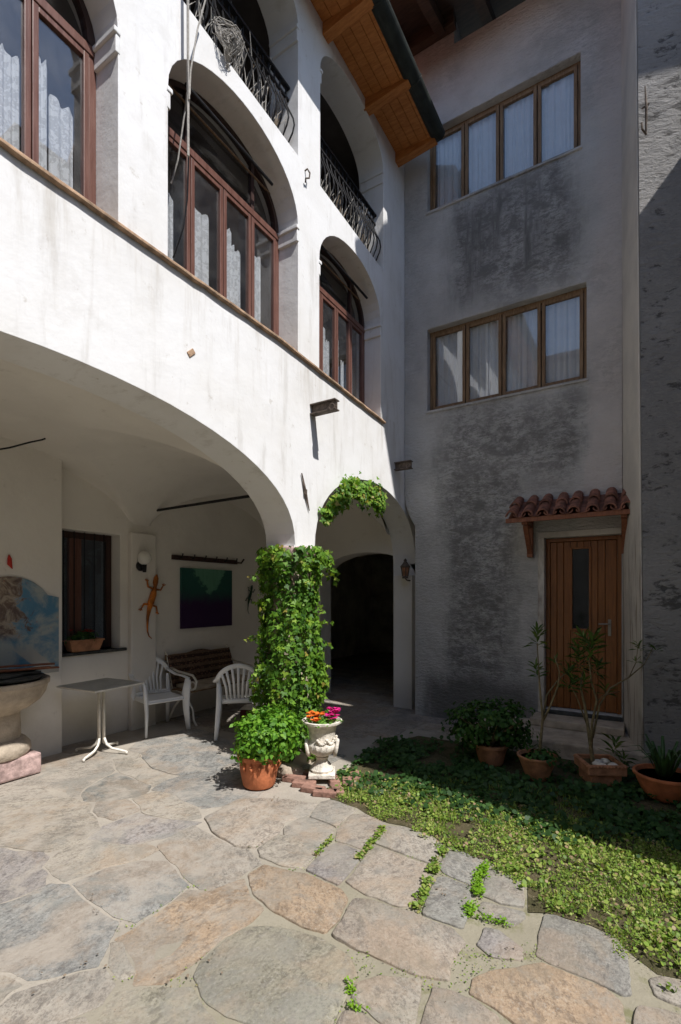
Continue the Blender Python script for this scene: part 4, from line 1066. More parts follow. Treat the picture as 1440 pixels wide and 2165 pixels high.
leaves('foliage', M['ivy'], shp, rng.normal(0, .7, (len(shp), 3))+np.array([.6, -.5, .4]), rng.uniform(.022, .045, len(shp)), 'ivy', ivy, rnd=rng.uniform(.4, 1, len(shp)))
vs = MB()
for k in range(16):
    a0 = random.uniform(0, 6.28); pts = []
    for i in range(15):
        zz = 2.1*i/14; a_ = a0+.5*math.sin(i*.7+k); rr = .215+.02*math.sin(i*1.3+k)
        pts.append((cc[0]+rr*math.cos(a_), cc[1]+rr*math.sin(a_), zz))
    vs.tube(pts, random.uniform(.005, .013), 5)
vs.build('vine_stems', M['twig'], ivy)

# ivy strand over the second arch
st = thing('ivy_strand', 'ivy strand hanging along the edge of the smaller ground arch', 'ivy', tuple(onX(745, 1030, XA+.02)))
key = [(686, 1096), (696, 1078), (712, 1060), (730, 1042), (748, 1038), (765, 1045), (782, 1046), (797, 1052), (803, 1068)]
kp = [onX(x, y, XA+.04) for x, y in key]; kp[4] = onX(742, 1034, XA+.05)
pts = []
for i in range(len(kp)-1):
    L = (kp[i+1]-kp[i]).length; c_ = int(50+L*520)
    for t in rng.random(c_):
        q = kp[i].lerp(kp[i+1], t); wd = .035+.030*(i >= 2)+.008*(i >= 5)
        pts.append((q.x+rng.uniform(-.03, .07), q.y+rng.normal(0, wd*.7), q.z+rng.normal(0, wd)))
for (x, y, s_) in ((735, 1028, .045), (722, 1054, .05), (800, 1072, .035), (690, 1088, .04)):
    q = onX(x, y, XA+.05); 
    for _ in range(70): pts.append((q.x+rng.uniform(-.03, .07), q.y+rng.normal(0, s_), q.z+rng.normal(0, s_)))
pts = np.array(pts)
leaves('foliage', M['ivy'], pts, rng.normal(0, .5, (len(pts), 3))+np.array([1, -.3, .5]), rng.uniform(.035, .065, len(pts)), 'ivy', st, rnd=np.clip(rng.normal(.6, .25, len(pts)), 0, 1))
MB().tube([p+Vector((-.01, 0, 0)) for p in kp], .006, 5).build('stem', M['twig'], st)

# ---------------------------------------------------------------- terracotta pot with the bright bush
def crown(n, c, rx, ry, rz, seed, hole=-.3):
    u = rng.normal(size=(n*2, 3)); u /= np.linalg.norm(u, axis=1, keepdims=True)
    rr = rng.beta(4, 1.3, n*2)
    ns = np.array([mnoise.noise(Vector((*(q*1.9),))+Vector((seed, 0, 0))) for q in u])
    k = (ns > hole)[:]; u = u[k][:n]; rr = rr[k][:n]*(1+.55*ns[k][:n])
    P = u*rr[:, None]*np.array([rx, ry, rz])+np.array(c)
    return P, u
p = onZ(548, 1662)
bp_ = thing('bush_pot', 'glossy terracotta pot with a round bright green bush beside the urn', 'potted plant', (p.x, p.y, .012))
MB().lathe([(.001, 0), (.125, 0), (.138, .012), (.165, .15), (.172, .235), (.188, .245), (.19, .278), (.178, .285), (.165, .27), (.158, .22), (.001, .21)], n=44).build('pot', M['terra'], bp_, smooth=True, world=False, auto=40)
ft = MB()
for k in range(9):
    a = math.radians(-95+k*24); f0 = Vector((.17*math.cos(a), .17*math.sin(a), .20))
    ft.tube([f0+Vector((.002*math.cos(a), .002*math.sin(a), .03)), f0+Vector((.012*math.cos(a), .012*math.sin(a), .0)), f0+Vector((-.002*math.cos(a), -.002*math.sin(a), -.05))], [.006, .016, .004], 6)
ft.build('relief_garland', M['terra'], bp_, smooth=True, world=False)
P, u = crown(3300, (p.x+.03, p.y+.05, .435), .30, .31, .20, 3)
P = P*1.0; P[:, 2] += .03*np.sin(P[:, 0]*31)+.03*np.cos(P[:, 1]*27)
leaves('foliage', M['bushleaf'], P, u+rng.normal(0, .55, u.shape)+np.array([0, 0, .35]), rng.uniform(.028, .052, len(P)), 'oval', bp_, droop=.1)
sb = MB()
for k in range(14):
    a = k*.449*2; sb.tube([(0, 0, .2), (.09*math.cos(a), .09*math.sin(a), .36), (.2*math.cos(a), .2*math.sin(a), .50)], [.008, .006, .003], 5)
sb.build('branches', M['stem'], bp_, world=False)
MB().lathe([(.001, 0), (.16, 0)], (0, 0, .235), 20).build('potting_soil', M['soil'], bp_, world=False)

# ---------------------------------------------------------------- urn with flowers
p = onZ(681, 1650)
ur = thing('garden_urn', 'white stone urn of orange and magenta flowers beside the ivy column', 'urn', (p.x, p.y, .05), YAW)
MB().box((0, 0, .02), (.235, .235, .04)).build('plinth', M['vase'], ur, world=False, bevel=.008)
def gad(r, z, th):
    if .19 < z < .30: return r*(1+.05*abs(math.sin(th*9)))
    if .045 < z < .12: return r*(1+.03*abs(math.sin(th*7)))
    return r
MB().lathe([(.10, .04), (.105, .06), (.085, .09), (.055, .125), (.048, .15), (.06, .165), (.05, .175), (.075, .19), (.115, .215), (.132, .25), (.135, .285), (.118, .305), (.112, .32), (.118, .38), (.13, .435), (.155, .465), (.178, .475), (.18, .492), (.168, .497), (.15, .48), (.11, .44), (.001, .43)], n=72, fn=gad).build('bowl', M['vase'], ur, smooth=True, world=False, auto=50)
hd = MB()
for s in (-1, 1):
    hd.tube([(s*(.128+.012*math.sin(q)), -.01+.062*math.cos(q)-.02, .255+.062*math.sin(q)) for q in [i*2*math.pi/14 for i in range(15)]], .017, 7)
hd.build('ring_handle', M['vase'], ur, smooth=True, world=False)
sw = MB()
for k in range(3):
    a0 = math.radians(-100+k*38)
    for i in range(7):
        a = a0+math.radians(i*6-6); zz = .34-.035*math.sin(math.pi*i/6); r_ = .128
        sw.lathe([(.001, -.014), (.012, -.008), (.015, 0), (.012, .008), (.001, .014)], (r_*math.cos(a), r_*math.sin(a), zz), 7)
sw.build('swag', M['vase'], ur, smooth=True, world=False)
def flowerheads(nm, cents, mat, par, label, s=.026):
    for c_ in cents:
        n_ = 9; a = np.linspace(0, 2*math.pi, n_, endpoint=False)
        T = np.stack([np.cos(a), np.sin(a), .15+rng.random(n_)*.5], 1); Nn = np.stack([-.5*np.cos(a), -.5*np.sin(a), 1+0*a], 1)
        CC = np.tile(np.array(c_), (n_, 1))+rng.normal(0, .003, (n_, 3))
        o = leaves(nm, mat, CC, Nn, np.full(n_, s*rng.uniform(.8, 1.25)), 'petal', par, kind=None, T=T, label=None, world=False)
oc = [(-.13+rng.random()*.15, -.13+rng.random()*.2, .50+rng.random()*.055) for _ in range(26)]
mc = [(.045+rng.random()*.10, -.10+rng.random()*.19, .50+rng.random()*.075) for _ in range(22)]
flowerheads('orange_flower', oc, M['orange_p'], ur, ''); flowerheads('magenta_flower', mc, M['pink_p'], ur, '', .03)
P, u = crown(420, (0, 0, .49), .16, .16, .045, 8)
leaves('foliage', M['bushleaf'], P, u+np.array([0, 0, 1]), rng.uniform(.02, .034, len(P)), 'oval', ur, world=False)

# brick edging and loose stone round the column foot
be = thing('brick_edging', 'short line of red bricks on the ground under the urn', 'edging', (p.x, p.y-.1, 0))
bl = [(622, 1652, .2), (643, 1663, .35), (662, 1674, .3), (688, 1682, .2), (712, 1676, -.9), (735, 1660, -1.0), (752, 1648, -1.0), (655, 1640, .5), (705, 1655, -.7)]
for x, y, a in bl:
    q = onZ(x, y); MB().box((q.x, q.y, .022), (.20, .09, .05), Matrix.Rotation(a+random.uniform(-.15, .15), 3, 'Z')).build('brick', M['brick'], be, bevel=.008)
q = onZ(612, 1640)
rk = MB().lathe([(.001, 0), (.10, .0), (.115, .03), (.09, .075), (.05, .095), (.001, .098)], (0, 0, 0), 12, fn=lambda r, z, th: r*(1+.25*math.sin(th*2+1)+.1*math.sin(th*5)))
tag(rk.build('loose_stone', M['basin'], loc=(0, 0, 0), smooth=True), 'lump of pinkish stone between the bush pot and the urn', 'stone').location = (q.x, q.y, .008)

# ---------------------------------------------------------------- plastic armchairs
def armchair(label, loc, rz, mat):
    t = thing('plastic_armchair', label, 'chair', loc, rz, 'white plastic armchairs')
    hw = .245
    # seat
    MB().sheet(lambda u, v: (-.215+.43*u, -.20+.42*v, .415-.022*math.sin(math.pi*u)*math.sin(math.pi*v)-.01*(1-v)-.03*max(0, v-.85)/.15), 10, 10).build('seat', mat, t, smooth=True, world=False, fix=False).modifiers.new('thick', 'SOLIDIFY').thickness = .012
    # back: rounded top rail and seven ribs fanning from the seat
    def arcp(q):  # q in -1..1 along the top
        a = q*1.25; return Vector((.235*math.sin(a)/math.sin(1.25), -.235-.085*math.cos(a)-.02, .64+.235*math.cos(a*.98)-.03))
    top = [arcp(-1+2*i/18) for i in range(19)]
    bk = MB().tube(top, [.028]*19, 8, flat=.38, up=(0, -.25, 1)); bk.tube([(-.2, -.20, .42), (-.1, -.235, .425), (0, -.245, .43), (.1, -.235, .425), (.2, -.20, .42)], .028, 8, flat=.5, up=(0, 0, 1))
    bo = bk.build('backrest', mat, t, smooth=True, world=False)
    for k in range(7):
        q = (k-3)/3*.70; e_ = arcp(q); s0 = Vector((.125*(k-3)/3, -.225, .43)); mid = s0.lerp(e_, .5)+Vector((.03*(k-3)/3*-.6, -.012, 0))
        MB().tube([s0, mid, e_], [.013, .014, .017], 8, flat=.35, up=(1, 0, 0)).build('rib', mat, bo, smooth=True, world=False)
    for s in (-1, 1):
        pa = arcp(s*.98)
        MB().tube([pa, pa+Vector((s*.02, .06, -.03)), (s*.275, -.12, .635), (s*.285, .05, .635), (s*.275, .19, .625), (s*.262, .225, .60)], [.028, .030, .030, .030, .030, .022], 8, flat=.35, up=(1, 0, 0)).build('armrest', mat, t, smooth=True, world=False)
        # front leg: broad blade from the arm to the ground; rear leg
        MB().tube([(s*.268, .215, .61), (s*.25, .20, .45), (s*.245, .215, .25), (s*.262, .24, 0)], [.044, .062, .048, .032], 8, flat=.45, up=(.5*s, 1, 0)).build('leg', mat, t, smooth=True, world=False)
        MB().tube([(s*.225, -.255, .64), (s*.222, -.23, .42), (s*.235, -.27, .2), (s*.25, -.31, 0)], [.022, .032, .028, .022], 8, flat=.5, up=(1, 0, 0)).build('leg', mat, t, smooth=True, world=False)
    sk = MB()
    for s in (-1, 1): sk.bx(s*.205, s*.222, -.2, .2, .36, .41)
    sk.bx(-.21, .21, .192, .205, .365, .41); sk.build('skirt', mat, t, world=False, bevel=.004)
    return t
armchair('white plastic armchair between the table and the bench, seat towards the yard', (-5.05, 3.95, .012), math.radians(-90-14), M['plastic'])
armchair('white plastic armchair seen from behind, next to the ivy column', (-4.13, 4.38, .012), math.radians(41), M['plastic'])

# ---------------------------------------------------------------- table
tb = thing('garden_table', 'small table with grey square top and splayed white metal foot', 'table', (-4.82, 3.05, .012), math.radians(4))
MB().bx(-.30, .30, -.29, .29, .695, .72).build('tabletop', M['tabletop'], tb, world=False, bevel=.01)
MB().bx(-.301, .301, -.291, .291, .700, .7145).build('edge_band', M['whitemetal'], tb, world=False)
pm = MB()
for a in (0, 90, 180, 270): 
    q = math.radians(a+20); pm.tube([(.032*math.cos(q), .032*math.sin(q), .10), (.032*math.cos(q), .032*math.sin(q), .69)], .012, 8)
pm.build('pedestal', M['whitemetal'], tb, smooth=True, world=False)
for a in (20, 110, 200, 290):
    q = math.radians(a); c_, s_ = math.cos(q), math.sin(q)
    MB().tube([(.032*c_, .032*s_, .16), (.06*c_, .06*s_, .09), (.12*c_, .12*s_, .05), (.28*c_, .28*s_, .025)], [.012, .013, .013, .011], 8).tube([(.28*c_, .28*s_, .026), (.285*c_, .285*s_, .0)], [.014, .012], 8).build('foot', M['whitemetal'], tb, smooth=True, world=False)

# ---------------------------------------------------------------- bench with scrolled ends and rug cushion
k = NT('patterned_rug'); vv = k.mapv(scale=(1, 1, 1))
pt = k.rng(k.vor(26, k.mapv(scale=(1, 1, 1.5)), 'F1', 'Distance'), .15, .5); st_ = k.rng(k.math('SINE', k.math('MULTIPLY', k.sep()[2], 75.0)), -.2, .3)
c = k.mix(pt, (.20, .11, .075), (.055, .035, .03)); c = k.mix(k.math('MULTIPLY', st_, .35), c, (.30, .21, .14)); k.col(c).rough(.95).spec(.1); k.bump(k.noise(60, 3), .004); M['rug'] = k.m
bn = thing('garden_bench', 'bench with white scrolled iron ends and brown patterned rug cushion', 'bench', (-5.05, 4.85, .012), math.radians(-90))
# local: x along the bench, y = front
for s in (-1, 1):
    x = s*.55
    q = MB()
    q.tube([(x, .27, 0), (x, .22, .06), (x, .20, .2), (x, .10, .33), (x, -.02, .40), (x, -.16, .42)], .014, 7)
    q.tube([(x, -.27, 0), (x, -.22, .07), (x, -.14, .2), (x, .0, .34), (x, .14, .42), (x, .24, .47), (x, .27, .56), (x, .20, .63), (x, .08, .645), (x, -.08, .66), (x, -.22, .70)], .015, 7)
    q.tube([(x, -.17, .42), (x, -.22, .6), (x, -.29, .86), (x, -.32, .90)], .015, 7)
    q.tube([(x, .20+.05*math.cos(a), .50+.05*math.sin(a)) for a in [i*.55 for i in range(11)]], .010, 6)
    q.build('bench_end', M['whitemetal'], bn, smooth=True, world=False)
for j in range(4): MB().bx(-.58, .58, -.16+j*.10, -.085+j*.10, .415, .435).build('seat_slat', M['oldwood'], bn, world=False, bevel=.005)
for j in range(4): MB().bx(-.58, .58, -.235-j*.022, -.215-j*.022, .50+j*.095, .575+j*.095).build('back_slat', M['oldwood'], bn, world=False, bevel=.005)
cu = MB().sheet(lambda u, v: (-.56+1.12*u, -.175-.11*v+.02*math.sin(math.pi*v)+.006*math.sin(u*40), .44+.42*v-.025*math.sin(u*9)*v), 40, 14)
o = cu.build('back_cushion', M['rug'], bn, smooth=True, world=False, fix=False); md = o.modifiers.new('thick', 'SOLIDIFY'); md.thickness = .045; md.offset = 0
cu = MB().sheet(lambda u, v: (-.52+1.04*u, -.15+.38*v, .46+.008*math.sin(u*22)*math.sin(v*9)), 30, 10)
o = cu.build('seat_cushion', M['basin'], bn, smooth=True, world=False, fix=False); md = o.modifiers.new('thick', 'SOLIDIFY'); md.thickness = .05; md.offset = 0

# low box seen under the right-hand chair
q = onZ(535, 1532)
bxo = thing('low_box', 'dark red box with a white cloth on top, on the floor behind the right-hand chair', 'box', (q.x-.1, q.y+.2, .012), .5)
MB().bx(-.2, .2, -.13, .13, 0, .15).build('box_body', simple('dark_red_board', (.12, .02, .025), .7), bxo, world=False, bevel=.006)
MB().sheet(lambda u, v: (-.21+.42*u, -.135+.27*v, .156+.02*abs(math.sin(u*7)*math.sin(v*5))), 16, 10).build('cloth', M['whitemetal'], bxo, smooth=True, world=False, fix=False)

# ---------------------------------------------------------------- stone basin with grill top
bs = thing('stone_basin', 'round stone basin on a thick pedestal against the painted panel', 'basin', (-5.02, 2.12, 0.012))
MB().bx(-.30, .27, -.30, .30, 0, .19).build('base_block', M['plinth'], bs, world=False, bevel=.02)
MB().lathe([(.001, .19), (.285, .19), (.305, .225), (.30, .28), (.265, .325), (.235, .345)], n=48).build('foot_ring', M['basin'], bs, smooth=True, world=False, auto=35)
MB().lathe([(.225, .34), (.222, .46), (.218, .565), (.215, .585)], n=48).build('shaft', M['basin'], bs, smooth=True, world=False, auto=35)
MB().lathe([(.22, .575), (.235, .595), (.30, .62), (.38, .68), (.425, .75), (.44, .815), (.455, .83), (.458, .87), (.435, .875), (.40, .86), (.001, .82)], n=56).build('bowl', M['basin'], bs, smooth=True, world=False, auto=35)
gl_ = thing('slate_lid', 'dark uneven slate lid lying on the stone basin', 'lid', (-5.02, 2.12, .895))
MB().lathe([(.001, 0), (.40, 0), (.41, .012), (.39, .028), (.001, .035)], n=24, fn=lambda r, z, th: r*(1+.05*math.sin(th*3)+.03*math.sin(th*7))).build('slab', M['slate'], gl_, smooth=True, world=False, auto=35)
MB().box((.05, .05, .048), (.5, .4, .02), Matrix.Rotation(.3, 3, 'Z')).build('slab', M['slate'], gl_, world=False, bevel=.004)
for k, (dx, dy, a, L) in enumerate([(.12, .22, 1.25, .56), (.17, .10, 1.35, .6), (.05, .25, 1.1, .5)]):
    tag(MB().box((-5.02+dx, 2.12+dy, .962+.016*k), (L, .07, .013), Matrix.Rotation(a, 3, 'Z')).build('wood_strip', M['bracketwood'], loc=(-5.02+dx, 2.12+dy, .962), bevel=.003),
        ['lowest dark wood strip on the basin, poking out past its rim', 'middle dark wood strip of the three lying on the basin', 'topmost dark wood strip lying across the basin lid'][k], 'wood strip', 'wood strips on the basin')
q = onZ(4, 1648)
tag(MB().lathe([(.001, 0), (.05, .0), (.06, .02), (.04, .04), (.001, .045)], (0, 0, 0), 12, fn=lambda r, z, th: r*(1+.3*math.cos(th*2))).build('green_stone', M['gutter'], smooth=True), 'small dark green object on the paving at the left edge', 'stone').location = (q.x, q.y, .01)

# painted panel (plain mottled landscape)
k = NT('painted_panel'); X, Y, Z = k.sep()
dn = k.noise(3.0, 6, .65, None, .6); d2 = k.noise(8, 6, .7, None, .8)
c = k.mix(k.rng(dn, .38, .6), (.10, .235, .36), (.36, .40, .40))
blob = k.math('MULTIPLY', k.rng(k.math('ADD', Y, k.math('MULTIPLY', k.math('SUBTRACT', d2, .5), .9)), 2.42, 2.52, 1, 0), k.rng(Z, 1.18, 1.30))
c = k.mix(k.math('MULTIPLY', blob, .85), c, k.mix(k.rng(d2, .4, .6), (.14, .075, .045), (.42, .34, .25)))
diag = k.math('SINE', k.math('MULTIPLY', k.math('ADD', Y, k.math('MULTIPLY', Z, 1.1)), 14.0))
low = k.rng(Z, 1.20, 1.14)
c = k.mix(k.math('MULTIPLY', k.rng(Z, 1.06, 1.2, 1, 0), k.rng(diag, .2, .45)), c, (.40, .40, .38))
c = k.mix(k.rng(k.vor(9), .0, .14, .35, 0), c, (.45, .16, .09)); c = k.mix(k.rng(k.vor(13, k.mapv(loc=(3, 1, 2))), .0, .16, .3, 0), c, (.08, .16, .40))
k.col(c).rough(.85).spec(.2); k.bump(d2, .006)
pn = MB(); cy, r_ = 2.36, .42
lp = [(1.60, .86), (2.815, .86), (2.815, 1.635), (2.70, 1.66)] + [(cy+r_*math.cos(a), 1.42+r_*math.sin(a)) for a in np.linspace(.62, math.pi-.62, 14)] + [(1.60, 1.66)]
pn.wall(lp, [], lambda u, v, w_: (XI+.192+w_, u, v), 0, .012)
tag(pn.build('painted_panel', k.m), 'blue and brown painted wall panel with a round top behind the basin', 'mural')

# ---------------------------------------------------------------- things on the inner wall
xw_ = XI+.004
a, b = onX(380, 1200, xw_), onX(488, 1322, xw_)
k = NT('abstract_canvas'); X, Y, Z = k.sep()
yn = k.math('ADD', Y, k.math('MULTIPLY', k.math('SUBTRACT', k.noise(5, 6, .7, None, 1), .5), .35)); zn = k.math('ADD', Z, k.math('MULTIPLY', k.math('SUBTRACT', k.noise(4, 6, .7, k.mapv(loc=(2, 5, 1)), 1), .5), .35))
cyc = (a.y+b.y)/2; dd = k.math('ABSOLUTE', k.math('SUBTRACT', yn, cyc+.04))
vsh = k.rng(k.math('SUBTRACT', zn, k.math('MULTIPLY', dd, 1.1)), 1.62, 1.70)
c = k.mix(k.rng(zn, 1.50, 1.75), (.035, .012, .06), (.02, .09, .075)); c = k.mix(vsh, c, k.mix(k.noise(9, 6, .7, k.mapv(scale=(1, 2, .5))), (.06, .20, .12), (.16, .36, .26)))
k.col(c).rough(.5).spec(.3)
pc = thing('painting', 'square unframed green and purple abstract canvas under the coat rack', 'painting', tuple((a+b)/2))
MB().bx(xw_+.002, xw_+.028, a.y, b.y, b.z, a.z).build('canvas', k.m, pc, bevel=.003)

a, b = onX(367, 1177, XI+.05), onX(514, 1185, XI+.05)
ck = thing('coat_rack', 'dark wooden coat rack with pegs above the painting', 'coat rack', (XI, (a.y+b.y)/2, a.z))
MB().bx(XI+.004, XI+.03, a.y, b.y-.1, a.z-.035, a.z+.03).build('board', M['darkframe'], ck, bevel=.004)
for i in range(6):
    y = a.y+.12+i*(b.y-a.y-.3)/5
    MB().tube([(XI+.03, y, a.z-.01), (XI+.08, y, a.z-.0), (XI+.095, y, a.z+.05)], [.008, .008, .011], 6).build('peg', M['iron'], ck)
MB().tube([(XI+.02, b.y-.12, a.z-.01), (XI+.04, b.y-.03, a.z-.01), (XI+.05, b.y+.02, a.z+.05)], .014, 6).build('end_hook', M['darkframe'], ck)

def gecko(label, c, L, rot, mat, group):
    """metal wall lizard: flat body, four bent legs with toes, curling tail; +v is the head direction"""
    t = thing('metal_gecko', label, 'wall ornament', c, 0, group)
    def W(u, v, h=.02): 
        cu_, sv = math.cos(rot), math.sin(rot); return (h, (u*cu_-v*sv)*L, (u*sv+v*cu_)*L)
    spine = [(0, .50), (0, .44), (0, .36), (.01, .30), (.0, .18), (-.02, .04), (-.03, -.06), (-.03, -.2), (-.01, -.34), (.01, -.42), (.05, -.49), (.11, -.52)]
    rad = [.012, .045, .05, .03, .058, .062, .042, .026, .017, .013, .010, .006]
    MB().tube([W(u, v) for u, v in spine], [r*L for r in rad], 10, flat=.5, up=(0, 1, 0)).build('body', mat, t, smooth=True, world=False)
    for (u, v, s, d) in ((.03, .26, 1, 1), (-.03, .26, -1, 1), (.0, .0, 1, -1), (-.05, .0, -1, -1)):
        q = MB().tube([W(u, v), W(u+s*.09, v+d*.01), W(u+s*.12, v+d*.08)], [.02*L, .016*L, .013*L], 6)
        for aa in (-.7, 0, .7):
            q.tube([W(u+s*.12, v+d*.08), W(u+s*.12+.045*math.sin(aa)+s*.015, v+d*(.08+.045*math.cos(aa)))], [.007*L, .009*L], 5)
        q.build('leg', mat, t, smooth=True, world=False)
M['gecko'] = simple('orange_brown_enamel', (.48, .15, .02), .45, .7, 7); M['gecko2'] = simple('dark_green_enamel', (.02, .06, .035), .45, .6, 20)
ca, cb = onX(330, 1222, XI+.08), onX(303, 1338, XI+.08); cg = (ca+cb)/2
gecko('orange metal gecko with a long curled tail climbing below the globe lamp', (XI+.076, cg.y+.015, cg.z), .80, -.20, M['gecko'], None)
ca = onX(528, 1266, XI+.02)
gecko('small dark green metal gecko on the wall right of the painting', (XI+.002, ca.y, ca.z), .46, -.25, M['gecko2'], None)

q = onX(300, 1197, XI+.08); q2 = onX(316, 1174, XI+.20)
lp_ = thing('wall_lamp', 'white globe wall lamp on a black bracket above the orange gecko', 'lamp', (XI+.076, q.y, q.z))
MB().tube([(XI+.076, q.y-.02, q.z), (XI+.10, q.y-.02, q.z)], .062, 16).tube([(XI+.10, q.y-.02, q.z), (XI+.15, q.y, q.z+.0), (XI+.17, q2.y-.06, q.z-.04), (XI+.17, q2.y-.05, q.z+.05)], .016, 8).tube([(XI+.17, q2.y-.05, q.z-.08), (XI+.17, q2.y-.05, q.z+.02)], [.022, .03], 10).build('bracket', M['iron'], lp_, smooth=True)
MB().lathe([(.001, -.085)]+[(.085*math.cos(a), .085*math.sin(a)) for a in np.linspace(-1.2, 1.2, 10)]+[(.001, .085)], (XI+.17, q2.y-.05, q.z+.095), 24).build('globe', M['opal'], lp_, smooth=True)

q = onX(19, 1188, XI+.2)
ch = MB().tube([q+Vector((0, 0, .07)), q+Vector((.012, 0, .03)), q+Vector((.012, .0, -.02)), q+Vector((.0, .03, -.065))], [.004, .02, .022, .003], 8)
tag(ch.build('chilli_ornament', M['red_p'], smooth=True), 'small red chilli-shaped ornament on the wall above the painted panel', 'ornament')
# tie bar across the vault and a loose wire with hook
a, b = onX(325, 1080, XI+.02), onX(495, 1058, -3.9)
tag(MB().tube([a, Vector((-3.22, 4.02, 2.74))], .017, 8).tube([a+Vector((-.01, 0, 0)), a+Vector((.05, 0, .0))], .03, 8).build('tie_bar', M['iron']), 'black iron tie bar crossing under the vault behind the big arch', 'tie bar')
a = onX(-60, 960, -4.1); b = onX(88, 930, -4.4)
tag(MB().tube([a, a.lerp(b, .5)+Vector((0, 0, -.01)), a.lerp(b, .8), b, b+Vector((0, .03, .02))], .007, 6).build('ceiling_wire', M['iron']), 'black wire with a hooked end under the vault at the left edge', 'wire')

# flower trough on the niche sill
a, b = onX(143, 1378, XI-.03), onX(209, 1372, XI-.03)
tr = thing('flower_trough', 'terracotta-coloured flower trough on the dark arcade window sill', 'planter', (XI-.03, (a.y+b.y)/2, nz0+.002))
hl = (b.y-a.y)/2
MB().add([(-.055, -hl*.88, 0), (.055, -hl*.88, 0), (.055, hl*.88, 0), (-.055, hl*.88, 0), (-.08, -hl*1.08, .13), (.08, -hl*1.08, .13), (.08, hl*1.08, .13), (-.08, hl*1.08, .13)], [(0,3,2,1),(4,5,6,7),(0,1,5,4),(1,2,6,5),(2,3,7,6),(3,0,4,7)]).bx(-.088, .088, -hl*1.12, hl*1.12, .115, .135).build('trough', M['terra_old'], tr, world=False, bevel=.006)
P, u = crown(260, (0, 0, .17), .07, hl*.95, .07, 5)
leaves('foliage', M['shadeleaf'], P, u+np.array([0, 0, .6]), rng.uniform(.03, .05, len(P)), 'oval', tr, world=False)
flowerheads('red_flower', [(rng.uniform(-.04, .05), rng.uniform(-hl*.8, hl*.8), .21+rng.random()*.03) for _ in range(10)], M['red_p'], tr, '', .024)
# plant with yellow flecks inside the window niche, left
# hanging lantern by the passage
q = onY(860, 1210, 6.55)
ln = thing('wall_lantern', 'ornate rusty lantern on a small bracket at the right side of the passage', 'lantern', (q.x, 6.6, q.z))
MB().tube([(q.x+.03, 6.6, q.z-.12), (q.x+.03, 6.50, q.z-.12), (q.x, 6.5, q.z-.09)], .010, 6).tube([(q.x, 6.5, q.z-.09), (q.x, 6.5, q.z-.06)], [.05, .04], 8).build('bracket', M['rust'], ln)
lb = MB()
for k in range(6):
    a_ = k*math.pi/3; r0_, r1_ = .045, .065
    lb.tube([(q.x+r0_*math.cos(a_), 6.5+r0_*math.sin(a_), q.z-.06), (q.x+r1_*math.cos(a_), 6.5+r1_*math.sin(a_), q.z+.07)], .006, 5)
lb.lathe([(.075, 0), (.08, .012), (.04, .06), (.02, .09), (.03, .10), (.001, .13)], (q.x, 6.5, q.z+.07), 6)
lb.build('cage', M['rust'], ln); MB().lathe([(.035, 0), (.052, .12)], (q.x, 6.5, q.z-.055), 6).build('lantern_glass', M['terra_old'], ln)

# ---------------------------------------------------------------- potted plants in the shade
def soil_disc(r, z, par): MB().lathe([(.001, 0), (r, 0)], (0, 0, z), 20).build('potting_soil', M['soil'], par, world=False)
def whorl(P0, d, n_, L, rows):
    d = Vector(d).normalized(); o_ = d.orthogonal().normalized(); o2 = d.cross(o_)
    n_ = int(n_*1.5); L = L*1.15
    for i in range(n_):
        a_ = i*2.4; s_ = -.02*i*.35*L/.14; el = .15+.9*i/n_
        r_ = o_*math.cos(a_)+o2*math.sin(a_); T_ = (r_*math.cos(el)+d*math.sin(el)).normalized()
        N_ = (d*math.cos(el)-r_*math.sin(el)).normalized()
        rows.append((tuple(Vector(P0)+d*(s_*-1-.08)), tuple(N_), L*random.uniform(.75, 1.1), tuple(T_)))
def rows_to_leaves(rows, mat, par, shape='long'):
    C_ = np.array([r[0] for r in rows]); N_ = np.array([r[1] for r in rows]); S__ = np.array([r[2] for r in rows]); T_ = np.array([r[3] for r in rows])
    return leaves('foliage', mat, C_, N_+rng.normal(0, .15, N_.shape), S__, shape, par, T=T_, world=True)

# cone pot with slender two-stemmed oleander
b0 = onZ(1136, 1650); D = F*CAMZ/(1650-HOR)
ol = thing('potted_oleander', 'slender oleander with two bare stems in a flared round clay pot', 'potted plant', (b0.x, b0.y, .015))
MB().lathe([(.001, 0), (.085, 0), (.10, .02), (.145, .15), (.165, .19), (.172, .20), (.172, .215), (.155, .215), (.14, .18), (.001, .17)], n=36).build('pot', M['terra_old'], ol, smooth=True, world=False, auto=40)
soil_disc(.14, .19, ol)
def br(par, pts, r0_, r1_):
    q = [atD(x, y, d) for x, y, d in pts]; n_ = len(q)
    MB().tube(q, [r0_+(r1_-r0_)*i/(n_-1) for i in range(n_)], 7).build('stem', M['stem'], par, smooth=True); return q
d0 = D
br(ol, [(1140, 1610, d0), (1143, 1570, d0), (1148, 1520, d0), (1143, 1470, d0), (1140, 1430, d0), (1136, 1360, d0)], .015, .005)
br(ol, [(1148, 1525, d0), (1165, 1490, d0-.05), (1180, 1450, d0-.05), (1183, 1420, d0-.08), (1172, 1385, d0-.1)], .010, .004)
br(ol, [(1148, 1520, d0), (1156, 1470, d0+.05), (1178, 1440, d0+.08), (1205, 1415, d0+.1)], .009, .004)
rows = []
for x, y, n_, L in ((1136, 1350, 15, .115), (1134, 1415, 12, .10), (1172, 1388, 7, .08), (1204, 1412, 10, .10)): whorl(atD(x, y, d0), (random.uniform(-.2, .2), random.uniform(-.2, .2), 1), n_, L, rows)
rows_to_leaves(rows, M['oleander'], ol)
P, u = crown(170, (b0.x+.05, b0.y, .25), .15, .15, .05, 2); leaves('ground_leaves', M['shadeleaf'], P, u+np.array([0, 0, 1.]), rng.uniform(.03, .05, len(P)), 'oval', ol)

